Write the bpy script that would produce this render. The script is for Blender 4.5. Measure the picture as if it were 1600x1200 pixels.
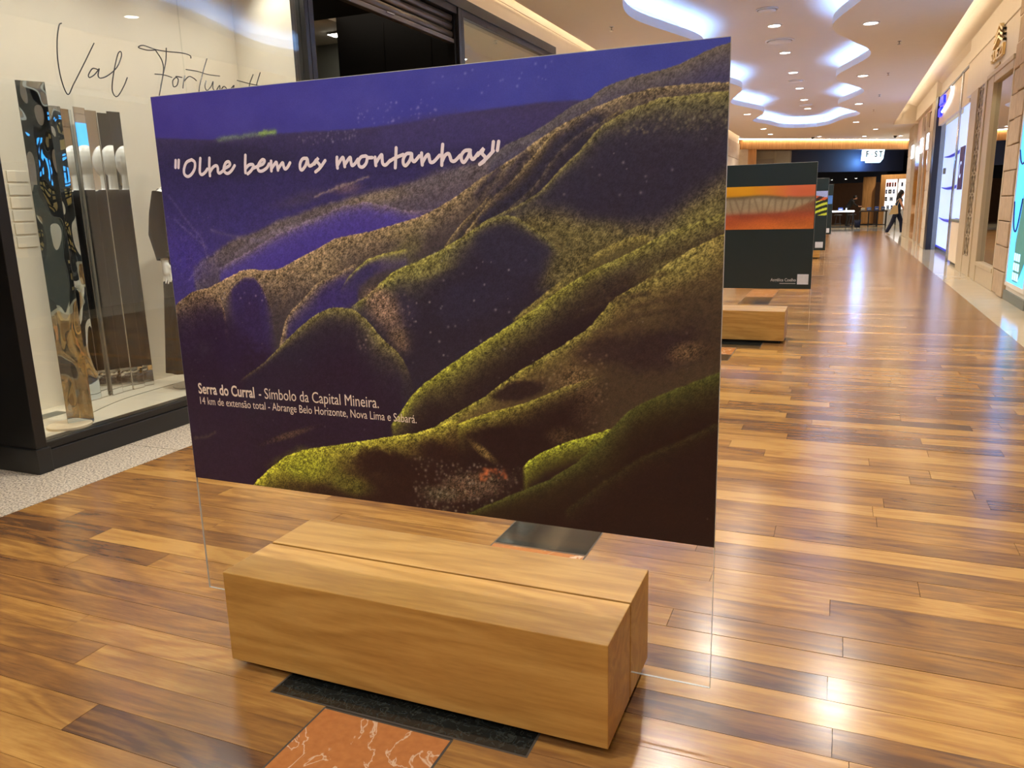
"""Shopping-mall hall with clear display boards standing in oak benches."""
import bpy, bmesh, math, random
import numpy as np
from mathutils import Vector, Matrix
EXPOSURE = 1.15; COLD = 15.0; WARM = 20.0; DISPLAY_W = 22.0; DOWN_W = 145.0; PRINT_GAIN = 1.6
from mathutils.geometry import tessellate_polygon

scene = bpy.context.scene
for o in list(bpy.data.objects): bpy.data.objects.remove(o)
col = scene.collection
PI = math.pi
random.seed(11)

# ------------------------------------------------------------------ camera
cam_d = bpy.data.cameras.new('camera'); cam = bpy.data.objects.new('camera', cam_d); col.objects.link(cam)
cam_d.sensor_width = 36.0; cam_d.lens = 1224.7 / 1600 * 36.0; cam_d.clip_start = .02; cam_d.clip_end = 200
PITCH, ROLL, YAW = .220241, .026656, .397445
fw = Vector((-math.sin(YAW) * math.cos(PITCH), math.cos(YAW) * math.cos(PITCH), -math.sin(PITCH)))
r0 = Vector((math.cos(YAW), math.sin(YAW), 0)); d0 = fw.cross(r0)
r1 = math.cos(ROLL) * r0 + math.sin(ROLL) * d0; d1 = -math.sin(ROLL) * r0 + math.cos(ROLL) * d0
M = Matrix((r1, -d1, -fw)).transposed().to_4x4(); M.translation = (0, 0, 1.45)
cam.matrix_world = M
scene.camera = cam

# ------------------------------------------------------------------ world, colour management
w = bpy.data.worlds.new('world'); scene.world = w; w.use_nodes = True
w.node_tree.nodes['Background'].inputs[0].default_value = (1.0, .84, .66, 1); w.node_tree.nodes['Background'].inputs[1].default_value = .25
vs = scene.view_settings
vs.view_transform = 'Standard'; vs.look = 'None'; vs.gamma = 1.0; vs.use_curve_mapping = False; vs.exposure = EXPOSURE
scene.cycles.caustics_reflective = False; scene.cycles.caustics_refractive = False
scene.cycles.max_bounces = 10; scene.cycles.diffuse_bounces = 4; scene.cycles.glossy_bounces = 4; scene.cycles.transparent_max_bounces = 16
scene.cycles.sample_clamp_indirect = 6

# ------------------------------------------------------------------ helpers
class MB:
    """collects shapes into one mesh"""
    def __init__(s): s.v = []; s.f = []
    def add(s, v, f):
        n = len(s.v); s.v += [tuple(p) for p in v]; s.f += [tuple(i + n for i in q) for q in f]; return s
    def box(s, x0, x1, y0, y1, z0, z1, bev=0.0):
        if bev <= 0:
            return s.add([(x, y, z) for x in (x0, x1) for y in (y0, y1) for z in (z0, z1)], [(0, 1, 3, 2), (4, 6, 7, 5), (0, 4, 5, 1), (2, 3, 7, 6), (0, 2, 6, 4), (1, 5, 7, 3)])
        bm = bmesh.new(); bmesh.ops.create_cube(bm, size=1)
        for v in bm.verts: v.co = Vector(((x0 + x1) / 2 + v.co.x * (x1 - x0), (y0 + y1) / 2 + v.co.y * (y1 - y0), (z0 + z1) / 2 + v.co.z * (z1 - z0)))
        bmesh.ops.bevel(bm, geom=list(bm.edges), offset=bev, segments=2, affect='EDGES', profile=.5)
        return s.bm(bm)
    def bm(s, bm, m=None):
        bm.verts.index_update()
        s.add([(m @ v.co if m else v.co) for v in bm.verts], [[v.index for v in f.verts] for f in bm.faces]); bm.free(); return s
    def prism(s, poly, axis, a, b):
        """poly of 2d points extruded along axis ('x','y','z') from a to b"""
        def P(p, t): return {'x': (t, p[0], p[1]), 'y': (p[0], t, p[1]), 'z': (p[0], p[1], t)}[axis]
        n = len(poly); v = [P(p, a) for p in poly] + [P(p, b) for p in poly]
        tri = tessellate_polygon([[Vector((p[0], p[1], 0)) for p in poly]])
        f = [tuple(t) for t in tri] + [tuple(i + n for i in reversed(t)) for t in tri] + [(i, (i + 1) % n, n + (i + 1) % n, n + i) for i in range(n)]
        return s.add(v, f)
    def tube(s, pts, r, seg=8, cap=True):
        pts = [Vector(p) for p in pts]; n = len(pts); rings = []
        up = Vector((0, 0, 1)); nrm = None
        for i, p in enumerate(pts):
            t = (pts[min(i + 1, n - 1)] - pts[max(i - 1, 0)]).normalized()
            if nrm is None: nrm = t.orthogonal().normalized()
            else: nrm = (nrm - t * nrm.dot(t)).normalized() if (nrm - t * nrm.dot(t)).length > 1e-6 else t.orthogonal().normalized()
            b = t.cross(nrm); rr = r[i] if isinstance(r, (list, tuple)) else r
            rings.append([p + (nrm * math.cos(2 * PI * k / seg) + b * math.sin(2 * PI * k / seg)) * rr for k in range(seg)])
        v = [q for R in rings for q in R]
        f = [(i * seg + k, i * seg + (k + 1) % seg, (i + 1) * seg + (k + 1) % seg, (i + 1) * seg + k) for i in range(n - 1) for k in range(seg)]
        if cap: f += [tuple(range(seg))[::-1], tuple((n - 1) * seg + k for k in range(seg))]
        return s.add(v, f)
    def lathe(s, prof, c=(0, 0, 0), seg=24, sx=1, sy=1):
        v = []; f = []; m = len(prof)
        for k in range(seg):
            a = 2 * PI * k / seg
            v += [(c[0] + r * math.cos(a) * sx, c[1] + r * math.sin(a) * sy, c[2] + z) for r, z in prof]
        for k in range(seg):
            j = (k + 1) % seg
            f += [(k * m + i, j * m + i, j * m + i + 1, k * m + i + 1) for i in range(m - 1)]
        return s.add(v, f)
    def build(s, name, mat, parent=None, smooth=False, loc=None):
        me = bpy.data.meshes.new(name); me.from_pydata(s.v, [], s.f); me.update()
        bm = bmesh.new(); bm.from_mesh(me); bmesh.ops.recalc_face_normals(bm, faces=bm.faces); bm.to_mesh(me); bm.free()
        return link(name, me, mat, parent, smooth, loc)
def link(name, me, mat, parent=None, smooth=False, loc=None):
    if mat: me.materials.append(mat)
    if smooth:
        me.polygons.foreach_set('use_smooth', [True] * len(me.polygons))
    o = bpy.data.objects.new(name, me); col.objects.link(o)
    if parent is not None:
        o.parent = parent
        # meshes are written in world coordinates unless a local place is given
        L = Vector((0, 0, 0)); q = parent
        while q is not None: L += Vector(q.location); q = q.parent
        o.location = loc if loc is not None else -L
    elif loc is not None: o.location = loc
    return o
def tag(o, label=None, cat=None, group=None, kind=None):
    if label: o['label'] = label
    if cat: o['category'] = cat
    if group: o['group'] = group
    if kind: o['kind'] = kind
    return o
def thing(name, loc, label, cat, group=None):
    o = bpy.data.objects.new(name, None); col.objects.link(o); o.location = loc; o.empty_display_size = .1
    return tag(o, label, cat, group)
def copy_tree(o, parent=None):
    c = o.copy(); col.objects.link(c); c.parent = parent
    for ch in list(o.children): copy_tree(ch, c)
    return c
def spline(pts, n=6):
    """Catmull-Rom through 2d/3d points"""
    P = [Vector(p) for p in pts]; P = [P[0] * 2 - P[1]] + P + [P[-1] * 2 - P[-2]]; out = []
    for i in range(1, len(P) - 2):
        for k in range(n):
            t = k / n
            out.append(.5 * ((2 * P[i]) + (P[i + 1] - P[i - 1]) * t + (2 * P[i - 1] - 5 * P[i] + 4 * P[i + 1] - P[i + 2]) * t * t + (3 * P[i] - P[i - 1] - 3 * P[i + 1] + P[i + 2]) * t ** 3))
    return out + [P[-2]]
def text_mesh(body, size=1.0, extrude=.002, offset=0.0, width=None, align='LEFT'):
    """letters as a mesh in the xy plane, scaled to a given width"""
    c = bpy.data.curves.new('t', 'FONT'); c.body = body; c.size = size; c.extrude = extrude; c.offset = offset; c.align_x = align; c.resolution_u = 3
    o = bpy.data.objects.new('t', c); col.objects.link(o); bpy.context.view_layer.update()
    me = bpy.data.meshes.new_from_object(o.evaluated_get(bpy.context.evaluated_depsgraph_get()))
    v = np.array([p.co[:] for p in me.vertices]); f = [tuple(p.vertices) for p in me.polygons]
    bpy.data.objects.remove(o); bpy.data.curves.remove(c); bpy.data.meshes.remove(me)
    if width: v[:, 0] = (v[:, 0] - v[:, 0].min()) * width / np.ptp(v[:, 0])
    return v, f

# ------------------------------------------------------------------ materials
MATS = {}
def srgb(r, g, b):
    f = lambda c: c / 12.92 if c <= .04045 else ((c + .055) / 1.055) ** 2.4
    return (f(r / 255), f(g / 255), f(b / 255), 1)
def nt(name):
    m = bpy.data.materials.new(name); m.use_nodes = True; t = m.node_tree; t.nodes.clear()
    out = t.nodes.new('ShaderNodeOutputMaterial'); MATS[name] = m
    def N(k, **kw):
        n = t.nodes.new('ShaderNode' + k)
        for a, b in kw.items():
            if a.startswith('i_'):
                key = a[2:]; n.inputs[int(key) if key.isdigit() else key.replace('_', ' ')].default_value = b
            else: setattr(n, a, b)
        return n
    def Lk(a, b): t.links.new(a, b)
    return m, N, Lk, out
def ramp(n, stops):
    e = n.color_ramp.elements
    while len(e) > 1: e.remove(e[-1])
    e[0].position, e[0].color = stops[0]
    for p, c in stops[1:]: q = e.new(p); q.color = c
def pbr(name, c, rough=.5, metal=0., spec=.5, vary=.06, nscale=6., bump=0., stretch=(1, 1, 1), coat=0., emit=None, es=0.):
    """plain surface with a little procedural variation"""
    m, N, Lk, out = nt(name); p = N('BsdfPrincipled'); Lk(p.outputs[0], out.inputs[0])
    p.inputs['Roughness'].default_value = rough; p.inputs['Metallic'].default_value = metal; p.inputs['Specular IOR Level'].default_value = spec; p.inputs['Coat Weight'].default_value = coat
    g = N('NewGeometry'); mp = N('Mapping'); mp.inputs['Scale'].default_value = stretch; Lk(g.outputs['Position'], mp.inputs[0])
    nz = N('TexNoise', i_Scale=nscale, i_Detail=4.); Lk(mp.outputs[0], nz.inputs['Vector'])
    mx = N('MixRGB', blend_type='MIX'); lo = tuple(max(0, x * (1 - vary)) for x in c[:3]) + (1,); hi = tuple(min(1, x * (1 + vary)) for x in c[:3]) + (1,)
    mx.inputs[1].default_value = lo; mx.inputs[2].default_value = hi; Lk(nz.outputs['Fac'], mx.inputs[0]); Lk(mx.outputs[0], p.inputs['Base Color'])
    if bump:
        b = N('Bump', i_Strength=bump, i_Distance=.01); Lk(nz.outputs['Fac'], b.inputs['Height']); Lk(b.outputs[0], p.inputs['Normal'])
    if emit:
        p.inputs['Emission Color'].default_value = emit; p.inputs['Emission Strength'].default_value = es
    return m
def emis(name, c, s):
    m, N, Lk, out = nt(name); e = N('Emission'); e.inputs[0].default_value = c; e.inputs[1].default_value = s; Lk(e.outputs[0], out.inputs[0]); return m
def glass(name, tint, refl, rough=.0, ior=1.5, base=0.0):
    """clear pane: transparent with Fresnel reflection"""
    m, N, Lk, out = nt(name); tr = N('BsdfTransparent'); tr.inputs[0].default_value = tint; gl = N('BsdfGlossy'); gl.inputs['Roughness'].default_value = rough
    ge = N('NewGeometry'); dt = N('VectorMath', operation='DOT_PRODUCT'); Lk(ge.outputs['Normal'], dt.inputs[0]); Lk(ge.outputs['Incoming'], dt.inputs[1])
    ab = N('Math', operation='ABSOLUTE'); Lk(dt.outputs['Value'], ab.inputs[0]); om = N('Math', operation='SUBTRACT'); om.inputs[0].default_value = 1.; Lk(ab.outputs[0], om.inputs[1])
    pw = N('Math', operation='POWER'); pw.inputs[1].default_value = 5.; Lk(om.outputs[0], pw.inputs[0]); f0 = ((ior - 1) / (ior + 1)) ** 2
    ma = N('Math', operation='MULTIPLY_ADD'); ma.inputs[1].default_value = (1 - f0) * refl; ma.inputs[2].default_value = f0 * refl + base; ma.use_clamp = True; Lk(pw.outputs[0], ma.inputs[0])
    mx = N('MixShader'); Lk(ma.outputs[0], mx.inputs[0]); Lk(tr.outputs[0], mx.inputs[1]); Lk(gl.outputs[0], mx.inputs[2]); Lk(mx.outputs[0], out.inputs[0]); return m
def wood(name, tone_src, stops, rough=.2, gscale=(1.1, 15, 15), contrast=.5, coat=.0, axis=None, wavy=.35, spec=.5):
    """grain along local x of the world; tone from an object property, a mesh attribute or fixed"""
    m, N, Lk, out = nt(name); p = N('BsdfPrincipled'); Lk(p.outputs[0], out.inputs[0])
    g = N('NewGeometry'); at = None
    if tone_src: at = N('Attribute', attribute_type=tone_src, attribute_name='tone')
    off = N('VectorMath', operation='MULTIPLY_ADD'); off.inputs[1].default_value = (1, 1, 1)
    Lk(g.outputs['Position'], off.inputs[0])
    if at:
        sc = N('VectorMath', operation='SCALE', i_Scale=1.0); sc.inputs[0].default_value = (37.3, 11.7, 5.1); Lk(at.outputs['Fac'], sc.inputs['Scale']); Lk(sc.outputs[0], off.inputs[2])
    mp = N('Mapping'); mp.inputs['Scale'].default_value = gscale; Lk(off.outputs[0], mp.inputs[0])
    n1 = N('TexNoise', i_Scale=1.0, i_Detail=3., i_Distortion=wavy); Lk(mp.outputs[0], n1.inputs['Vector'])
    # rings through the noise field give the flowing grain
    rg = N('Math', operation='MULTIPLY'); rg.inputs[1].default_value = 34.; Lk(n1.outputs['Fac'], rg.inputs[0]); sn = N('Math', operation='SINE'); Lk(rg.outputs[0], sn.inputs[0])
    mp2 = N('Mapping'); mp2.inputs['Scale'].default_value = (gscale[0] * 3.5, gscale[1] * 9, gscale[2] * 9); Lk(off.outputs[0], mp2.inputs[0])
    n2 = N('TexNoise', i_Scale=1.0, i_Detail=4.); Lk(mp2.outputs[0], n2.inputs['Vector'])
    a1 = N('Math', operation='MULTIPLY_ADD'); a1.inputs[1].default_value = .24 * contrast; Lk(sn.outputs[0], a1.inputs[0])
    a2 = N('Math', operation='MULTIPLY_ADD'); a2.inputs[1].default_value = 1.1 * contrast; a2.inputs[2].default_value = -.55 * contrast; Lk(n2.outputs['Fac'], a2.inputs[0]); Lk(a2.outputs[0], a1.inputs[2])
    mp3 = N('Mapping'); mp3.inputs['Scale'].default_value = (gscale[0] * 22, gscale[1] * 26, gscale[2] * 26); Lk(off.outputs[0], mp3.inputs[0]); n4 = N('TexNoise', i_Scale=1.0, i_Detail=2.); Lk(mp3.outputs[0], n4.inputs['Vector'])
    a4 = N('Math', operation='MULTIPLY_ADD'); a4.inputs[1].default_value = .55 * contrast; Lk(n4.outputs['Fac'], a4.inputs[0]); a5 = N('Math', operation='SUBTRACT'); a5.inputs[1].default_value = .275 * contrast; Lk(a4.outputs[0], a5.inputs[0]); Lk(a1.outputs[0], a4.inputs[2])
    a3 = N('Math', operation='ADD'); Lk(a5.outputs[0], a3.inputs[0])
    if at: Lk(at.outputs['Fac'], a3.inputs[1])
    else: a3.inputs[1].default_value = .5
    cr = N('ValToRGB'); ramp(cr, stops); Lk(a3.outputs[0], cr.inputs[0]); Lk(cr.outputs[0], p.inputs['Base Color'])
    rr = N('Math', operation='MULTIPLY_ADD'); rr.inputs[1].default_value = .12; rr.inputs[2].default_value = rough - .06; Lk(n2.outputs['Fac'], rr.inputs[0]); Lk(rr.outputs[0], p.inputs['Roughness'])
    bp = N('Bump', i_Strength=.06, i_Distance=.004); Lk(n2.outputs['Fac'], bp.inputs['Height']); Lk(bp.outputs[0], p.inputs['Normal'])
    p.inputs['Coat Weight'].default_value = coat; p.inputs['Coat Roughness'].default_value = .12; p.inputs['Specular IOR Level'].default_value = spec
    return m
def marble(name, base, vein, rough=.12, scale=3., vw=.04, dark=None):
    m, N, Lk, out = nt(name); p = N('BsdfPrincipled'); Lk(p.outputs[0], out.inputs[0]); g = N('NewGeometry')
    n0 = N('TexNoise', i_Scale=scale, i_Detail=5., i_Distortion=1.2); Lk(g.outputs['Position'], n0.inputs['Vector'])
    s = N('Math', operation='SUBTRACT'); s.inputs[1].default_value = .5; Lk(n0.outputs['Fac'], s.inputs[0]); ab = N('Math', operation='ABSOLUTE'); Lk(s.outputs[0], ab.inputs[0])
    cr = N('ValToRGB'); ramp(cr, [(0, (1, 1, 1, 1)), (vw * .5, (.6, .6, .6, 1)), (vw, (0, 0, 0, 1))]); Lk(ab.outputs[0], cr.inputs[0])
    n1 = N('TexNoise', i_Scale=scale * 9, i_Detail=6.); Lk(g.outputs['Position'], n1.inputs['Vector'])
    mb = N('MixRGB'); mb.inputs[1].default_value = dark or tuple(c * .6 for c in base[:3]) + (1,); mb.inputs[2].default_value = base; Lk(n1.outputs['Fac'], mb.inputs[0])
    mx = N('MixRGB'); Lk(cr.outputs[0], mx.inputs[0]); Lk(mb.outputs[0], mx.inputs[1]); mx.inputs[2].default_value = vein; Lk(mx.outputs[0], p.inputs['Base Color']); p.inputs['Roughness'].default_value = rough; return m
def speckle(name, base, dots, scale=160., rough=.35, dots2=None, thr=.36):
    m, N, Lk, out = nt(name); p = N('BsdfPrincipled'); Lk(p.outputs[0], out.inputs[0]); g = N('NewGeometry')
    v = N('TexNoise', i_Scale=scale, i_Detail=2.); Lk(g.outputs['Position'], v.inputs['Vector'])
    cr = N('ValToRGB'); ramp(cr, [(0, dots), (thr, dots), (thr + .1, base), (.62, base), (.68, dots2 or base), (1, dots2 or base)]); Lk(v.outputs['Fac'], cr.inputs[0]); Lk(cr.outputs[0], p.inputs['Base Color']); p.inputs['Roughness'].default_value = rough; return m
def painted(name, rough=.3, spec=.4, noise=.0, coat=0.):
    """flat print: colours stored on the sheet as a mesh colour attribute"""
    m, N, Lk, out = nt(name); p = N('BsdfPrincipled'); Lk(p.outputs[0], out.inputs[0]); a = N('Attribute', attribute_type='GEOMETRY', attribute_name='ink')
    nz = N('TexNoise', i_Scale=420., i_Detail=2.); g = N('NewGeometry'); Lk(g.outputs['Position'], nz.inputs['Vector'])
    ml = N('MixRGB', blend_type='OVERLAY'); ml.inputs[0].default_value = noise; Lk(a.outputs['Color'], ml.inputs[1]); Lk(nz.outputs['Fac'], ml.inputs[2]); Lk(ml.outputs[0], p.inputs['Base Color'])
    p.inputs['Roughness'].default_value = rough; p.inputs['Specular IOR Level'].default_value = spec; return m
def sheet(name, img, x0, x1, z1, z0, y, mat, parent, gain=1.0):
    """a flat print facing -y: one vertex per dot of ink"""
    H, W = img.shape[:2]; X, Zz = np.meshgrid(np.linspace(x0, x1, W), np.linspace(z1, z0, H))
    v = np.stack([X, np.full_like(X, y), Zz], -1).reshape(-1, 3); i = np.arange(H * W).reshape(H, W)
    f = np.stack([i[1:, :-1], i[1:, 1:], i[:-1, 1:], i[:-1, :-1]], -1).reshape(-1, 4)
    me = bpy.data.meshes.new(name); me.vertices.add(len(v)); me.vertices.foreach_set('co', v.ravel().astype(np.float32))
    me.loops.add(f.size); me.loops.foreach_set('vertex_index', f.ravel().astype(np.int32)); me.polygons.add(len(f)); me.polygons.foreach_set('loop_start', np.arange(0, f.size, 4, dtype=np.int32))
    me.update(calc_edges=True)
    lin = np.where(img <= .04045, img / 12.92, ((img + .055) / 1.055) ** 2.4) * gain
    a = me.color_attributes.new('ink', 'FLOAT_COLOR', 'POINT'); a.data.foreach_set('color', np.concatenate([lin.reshape(-1, 3), np.ones((len(v), 1))], 1).ravel().astype(np.float32))
    return link(name, me, mat, parent)
pbr('deck_stone', srgb(236, 226, 204), .25, vary=.1, nscale=5.)
pbr('shutter_metal', srgb(120, 112, 104), .35, metal=.7)
pbr('steel', srgb(190, 188, 184), .25, metal=.9)
pbr('gilt', srgb(214, 184, 118), .3, metal=.7)
pbr('navy_paint', srgb(16, 18, 34), .7)
pbr('navy_print', srgb(30, 50, 110), .6)
pbr('pale_print', srgb(150, 215, 250), .6, emit=srgb(150, 215, 250), es=.9)
pbr('reed_print', srgb(70, 120, 110), .6, vary=.6, nscale=26., stretch=(1, 1, .2), emit=srgb(60, 110, 100), es=.5)
pbr('blue_screen', srgb(70, 165, 245), .3, vary=.35, nscale=1.2, emit=srgb(60, 160, 250), es=1.15)
pbr('dark_glass', srgb(44, 38, 32), .2)
pbr('cream_lit', srgb(232, 212, 180), .6)
pbr('blue_white', srgb(206, 220, 246), .4, emit=srgb(150, 185, 250), es=.42)
pbr('blue_paint', srgb(30, 50, 190), .4, emit=srgb(20, 40, 190), es=.25)
pbr('blue_glow', srgb(30, 30, 255), .4, emit=srgb(20, 30, 255), es=1.6)
pbr('white_glow', srgb(240, 245, 255), .4, emit=srgb(210, 228, 255), es=1.8)
pbr('sign_white', srgb(245, 250, 255), .4, emit=(.55, .82, 1, 1), es=1.6)
pbr('purple_print', srgb(62, 40, 96), .5, vary=.3, nscale=3.)
pbr('dark_post', srgb(28, 30, 40), .35)
pbr('pink_panel', srgb(214, 186, 176), .4)
pbr('bronze_panel', srgb(120, 84, 50), .5, vary=.3, nscale=5.)
pbr('amber', srgb(176, 112, 6), .14, metal=.75, vary=.5, nscale=1.6, stretch=(1, 2, .4), emit=srgb(190, 110, 0), es=.12)
pbr('fascia_dark', srgb(120, 80, 48), .6, vary=.2)
pbr('board_black', srgb(40, 50, 50), .25, vary=.04)
pbr('acrylic_edge', srgb(206, 206, 196), .2, emit=srgb(200, 200, 190), es=.0)
glass('acrylic', (.985, .985, .98, 1), 1.0, ior=1.49)
pbr('white_ink', srgb(250, 238, 240), .5, vary=.01)
pbr('cream_ink', srgb(244, 226, 206), .5, vary=.01)
pbr('grey_ink', srgb(170, 170, 168), .5)
pbr('sticker', srgb(206, 206, 206), .5, vary=.15, nscale=60.)
pbr('mannequin_white', srgb(238, 236, 230), .25, vary=.01)
pbr('black_cloth', srgb(13, 12, 13), .85, spec=.2, vary=.25, nscale=20., stretch=(1, 1, .15), bump=.3)
pbr('clear_sparkle', srgb(225, 222, 214), .08, metal=.8, vary=.25, nscale=50.)
pbr('gold_strap', srgb(212, 172, 84), .25, metal=.8)
def mirror_mat(name, bump, scale, tint=(.9, .93, .95, 1)):
    m, N, Lk, out = nt(name); g = N('BsdfGlossy'); g.inputs[0].default_value = tint; g.inputs['Roughness'].default_value = .02; ge = N('NewGeometry'); mp = N('Mapping'); mp.inputs['Scale'].default_value = (1, 1, .45); Lk(ge.outputs['Position'], mp.inputs[0])
    n = N('TexNoise', i_Scale=scale, i_Detail=1.); Lk(mp.outputs[0], n.inputs['Vector']); b = N('Bump', i_Strength=bump, i_Distance=.06); Lk(n.outputs['Fac'], b.inputs['Height']); Lk(b.outputs[0], g.inputs['Normal']); Lk(g.outputs[0], out.inputs[0]); return m
mirror_mat('mirror_flat', .02, 3.); mirror_mat('mirror_wavy', .8, 5., (.66, .76, .84, 1))
pbr('skin', srgb(205, 150, 118), .5); pbr('dark_hair', srgb(24, 18, 16), .45); pbr('navy_cloth', srgb(24, 32, 62), .8); pbr('teal_cloth', srgb(30, 56, 84), .8); pbr('dark_cloth', srgb(26, 26, 30), .8); pbr('canvas_bag', srgb(205, 180, 132), .8); pbr('white_shoe', srgb(225, 220, 215), .6)
pbr('dark_metal', srgb(40, 38, 40), .5); pbr('table_top', srgb(60, 44, 36), .5); pbr('lit_top', srgb(250, 250, 250), .4, emit=(1, .97, .93, 1), es=2.2); pbr('shelf_white', srgb(240, 236, 232), .5, emit=(1, .95, .93, 1), es=.7)
pbr('pale_blue_picture', srgb(70, 120, 190), .5, vary=.4)
PROD = [pbr('prod_%d' % i, srgb(*c), .5) for i, c in enumerate(((235, 92, 40), (70, 90, 140), (40, 40, 44), (190, 200, 215), (90, 120, 190), (214, 190, 150), (60, 90, 180), (190, 60, 50)))]
# centre lines of the handwriting (metres on the glass and on the board)
QUOTE_STROKES=[[(-1.9996,1.6295),(-2.004,1.6073)],[(-1.9863,1.6296),(-1.9913,1.6064)],[(-1.9326,1.6285),(-1.9546,1.6215),(-1.9678,1.603),(-1.9695,1.5856),(-1.9566,1.5774),(-1.9392,1.5844),(-1.9241,1.6012),(-1.9213,1.62),(-1.9326,1.6285)],[(-1.8966,1.6309),(-1.9019,1.6071),(-1.9047,1.5882),(-1.8979,1.581),(-1.8832,1.5874),(-1.8726,1.5972)],[(-1.8597,1.6299),(-1.8637,1.6054),(-1.865,1.5763)],[(-1.8645,1.5866),(-1.8492,1.6014),(-1.835,1.6059),(-1.8301,1.5989),(-1.8308,1.5869),(-1.8246,1.5826),(-1.8102,1.5895),(-1.8017,1.596)],[(-1.8036,1.5954),(-1.7813,1.6053),(-1.7843,1.6155),(-1.7959,1.6127),(-1.8052,1.5995),(-1.806,1.5876),(-1.7935,1.5803),(-1.7769,1.5881),(-1.7625,1.6027)],[(-1.7167,1.6318),(-1.7208,1.6059),(-1.7232,1.5799)],[(-1.7208,1.5925),(-1.7069,1.602),(-1.6925,1.603),(-1.6903,1.5963),(-1.7004,1.585),(-1.7145,1.5761)],[(-1.6953,1.5908),(-1.6729,1.5972),(-1.6529,1.6029),(-1.6454,1.6125),(-1.6536,1.6155),(-1.6653,1.6068),(-1.6733,1.5939),(-1.6702,1.5837),(-1.6575,1.5825),(-1.6394,1.5907),(-1.6297,1.6019)],[(-1.6211,1.6098),(-1.6226,1.5966),(-1.6231,1.5811)],[(-1.6215,1.5883),(-1.6086,1.601),(-1.6018,1.6056),(-1.5995,1.5956),(-1.5981,1.5824)],[(-1.5963,1.5873),(-1.5835,1.5999),(-1.5778,1.6029),(-1.5759,1.593),(-1.5714,1.5846),(-1.5618,1.5891),(-1.5513,1.6017)],[(-1.4888,1.6118),(-1.5039,1.6109),(-1.5142,1.5984),(-1.5157,1.5838),(-1.5092,1.5793),(-1.4958,1.5911),(-1.4867,1.6085)],[(-1.4867,1.6085),(-1.4852,1.5955),(-1.4797,1.5894),(-1.4671,1.5947),(-1.456,1.6054)],[(-1.4631,1.5945),(-1.4474,1.6114),(-1.4535,1.6021),(-1.4442,1.5904),(-1.4463,1.5809),(-1.4612,1.5718)],[(-1.4612,1.5718),(-1.4442,1.5824),(-1.4243,1.6024)],[(-1.382,1.6097),(-1.3833,1.5946),(-1.3827,1.5793)],[(-1.3812,1.5881),(-1.3668,1.6049),(-1.3607,1.6078),(-1.3585,1.5966),(-1.3571,1.5823)],[(-1.3557,1.5886),(-1.3417,1.6037),(-1.3356,1.6066),(-1.3346,1.5955),(-1.3317,1.5844),(-1.3217,1.5887),(-1.3104,1.6007)],[(-1.2838,1.6088),(-1.2992,1.6064),(-1.3086,1.5944),(-1.3069,1.5817),(-1.2957,1.5787),(-1.2835,1.5885),(-1.2785,1.6039),(-1.2838,1.6088),(-1.2747,1.6037),(-1.2616,1.6031)],[(-1.2522,1.6036),(-1.2519,1.5918),(-1.2512,1.5809)],[(-1.2499,1.5886),(-1.2372,1.6035),(-1.2293,1.6093),(-1.2291,1.5969),(-1.2274,1.5845),(-1.2183,1.581),(-1.2027,1.5926)],[(-1.1809,1.6259),(-1.1837,1.601),(-1.1875,1.5719)],[(-1.2066,1.5897),(-1.1876,1.5981),(-1.1596,1.6065)],[(-1.1341,1.6083),(-1.1486,1.6078),(-1.1592,1.5952),(-1.1601,1.5815),(-1.1524,1.5765),(-1.1389,1.5897),(-1.1317,1.607)],[(-1.1318,1.6061),(-1.1314,1.5939),(-1.1247,1.586),(-1.1077,1.6004)],[(-1.1002,1.6076),(-1.1009,1.594),(-1.0998,1.5758)],[(-1.0988,1.5818),(-1.0883,1.5964),(-1.0791,1.6026),(-1.0768,1.5929),(-1.0732,1.5821),(-1.0625,1.5832),(-1.0442,1.5988)],[(-1.0329,1.6272),(-1.0363,1.6029),(-1.0385,1.5725)],[(-1.037,1.582),(-1.0268,1.598),(-1.0162,1.6019),(-1.0114,1.5928),(-1.0084,1.5837),(-0.9981,1.5817),(-0.9803,1.5957)],[(-0.9526,1.6082),(-0.9662,1.6068),(-0.9769,1.5956),(-0.9765,1.5822),(-0.9692,1.5774),(-0.9566,1.5916),(-0.9492,1.6075)],[(-0.9503,1.606),(-0.9491,1.5928),(-0.9417,1.5836),(-0.926,1.599)],[(-0.9279,1.5932),(-0.9098,1.6098),(-0.9149,1.5984),(-0.9063,1.5878),(-0.9084,1.5776),(-0.9227,1.5694)],[(-0.9227,1.5694),(-0.9014,1.5846),(-0.8809,1.6026)],[(-0.8801,1.6257),(-0.8835,1.6041)],[(-0.8647,1.6257),(-0.869,1.6034)]]
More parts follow.
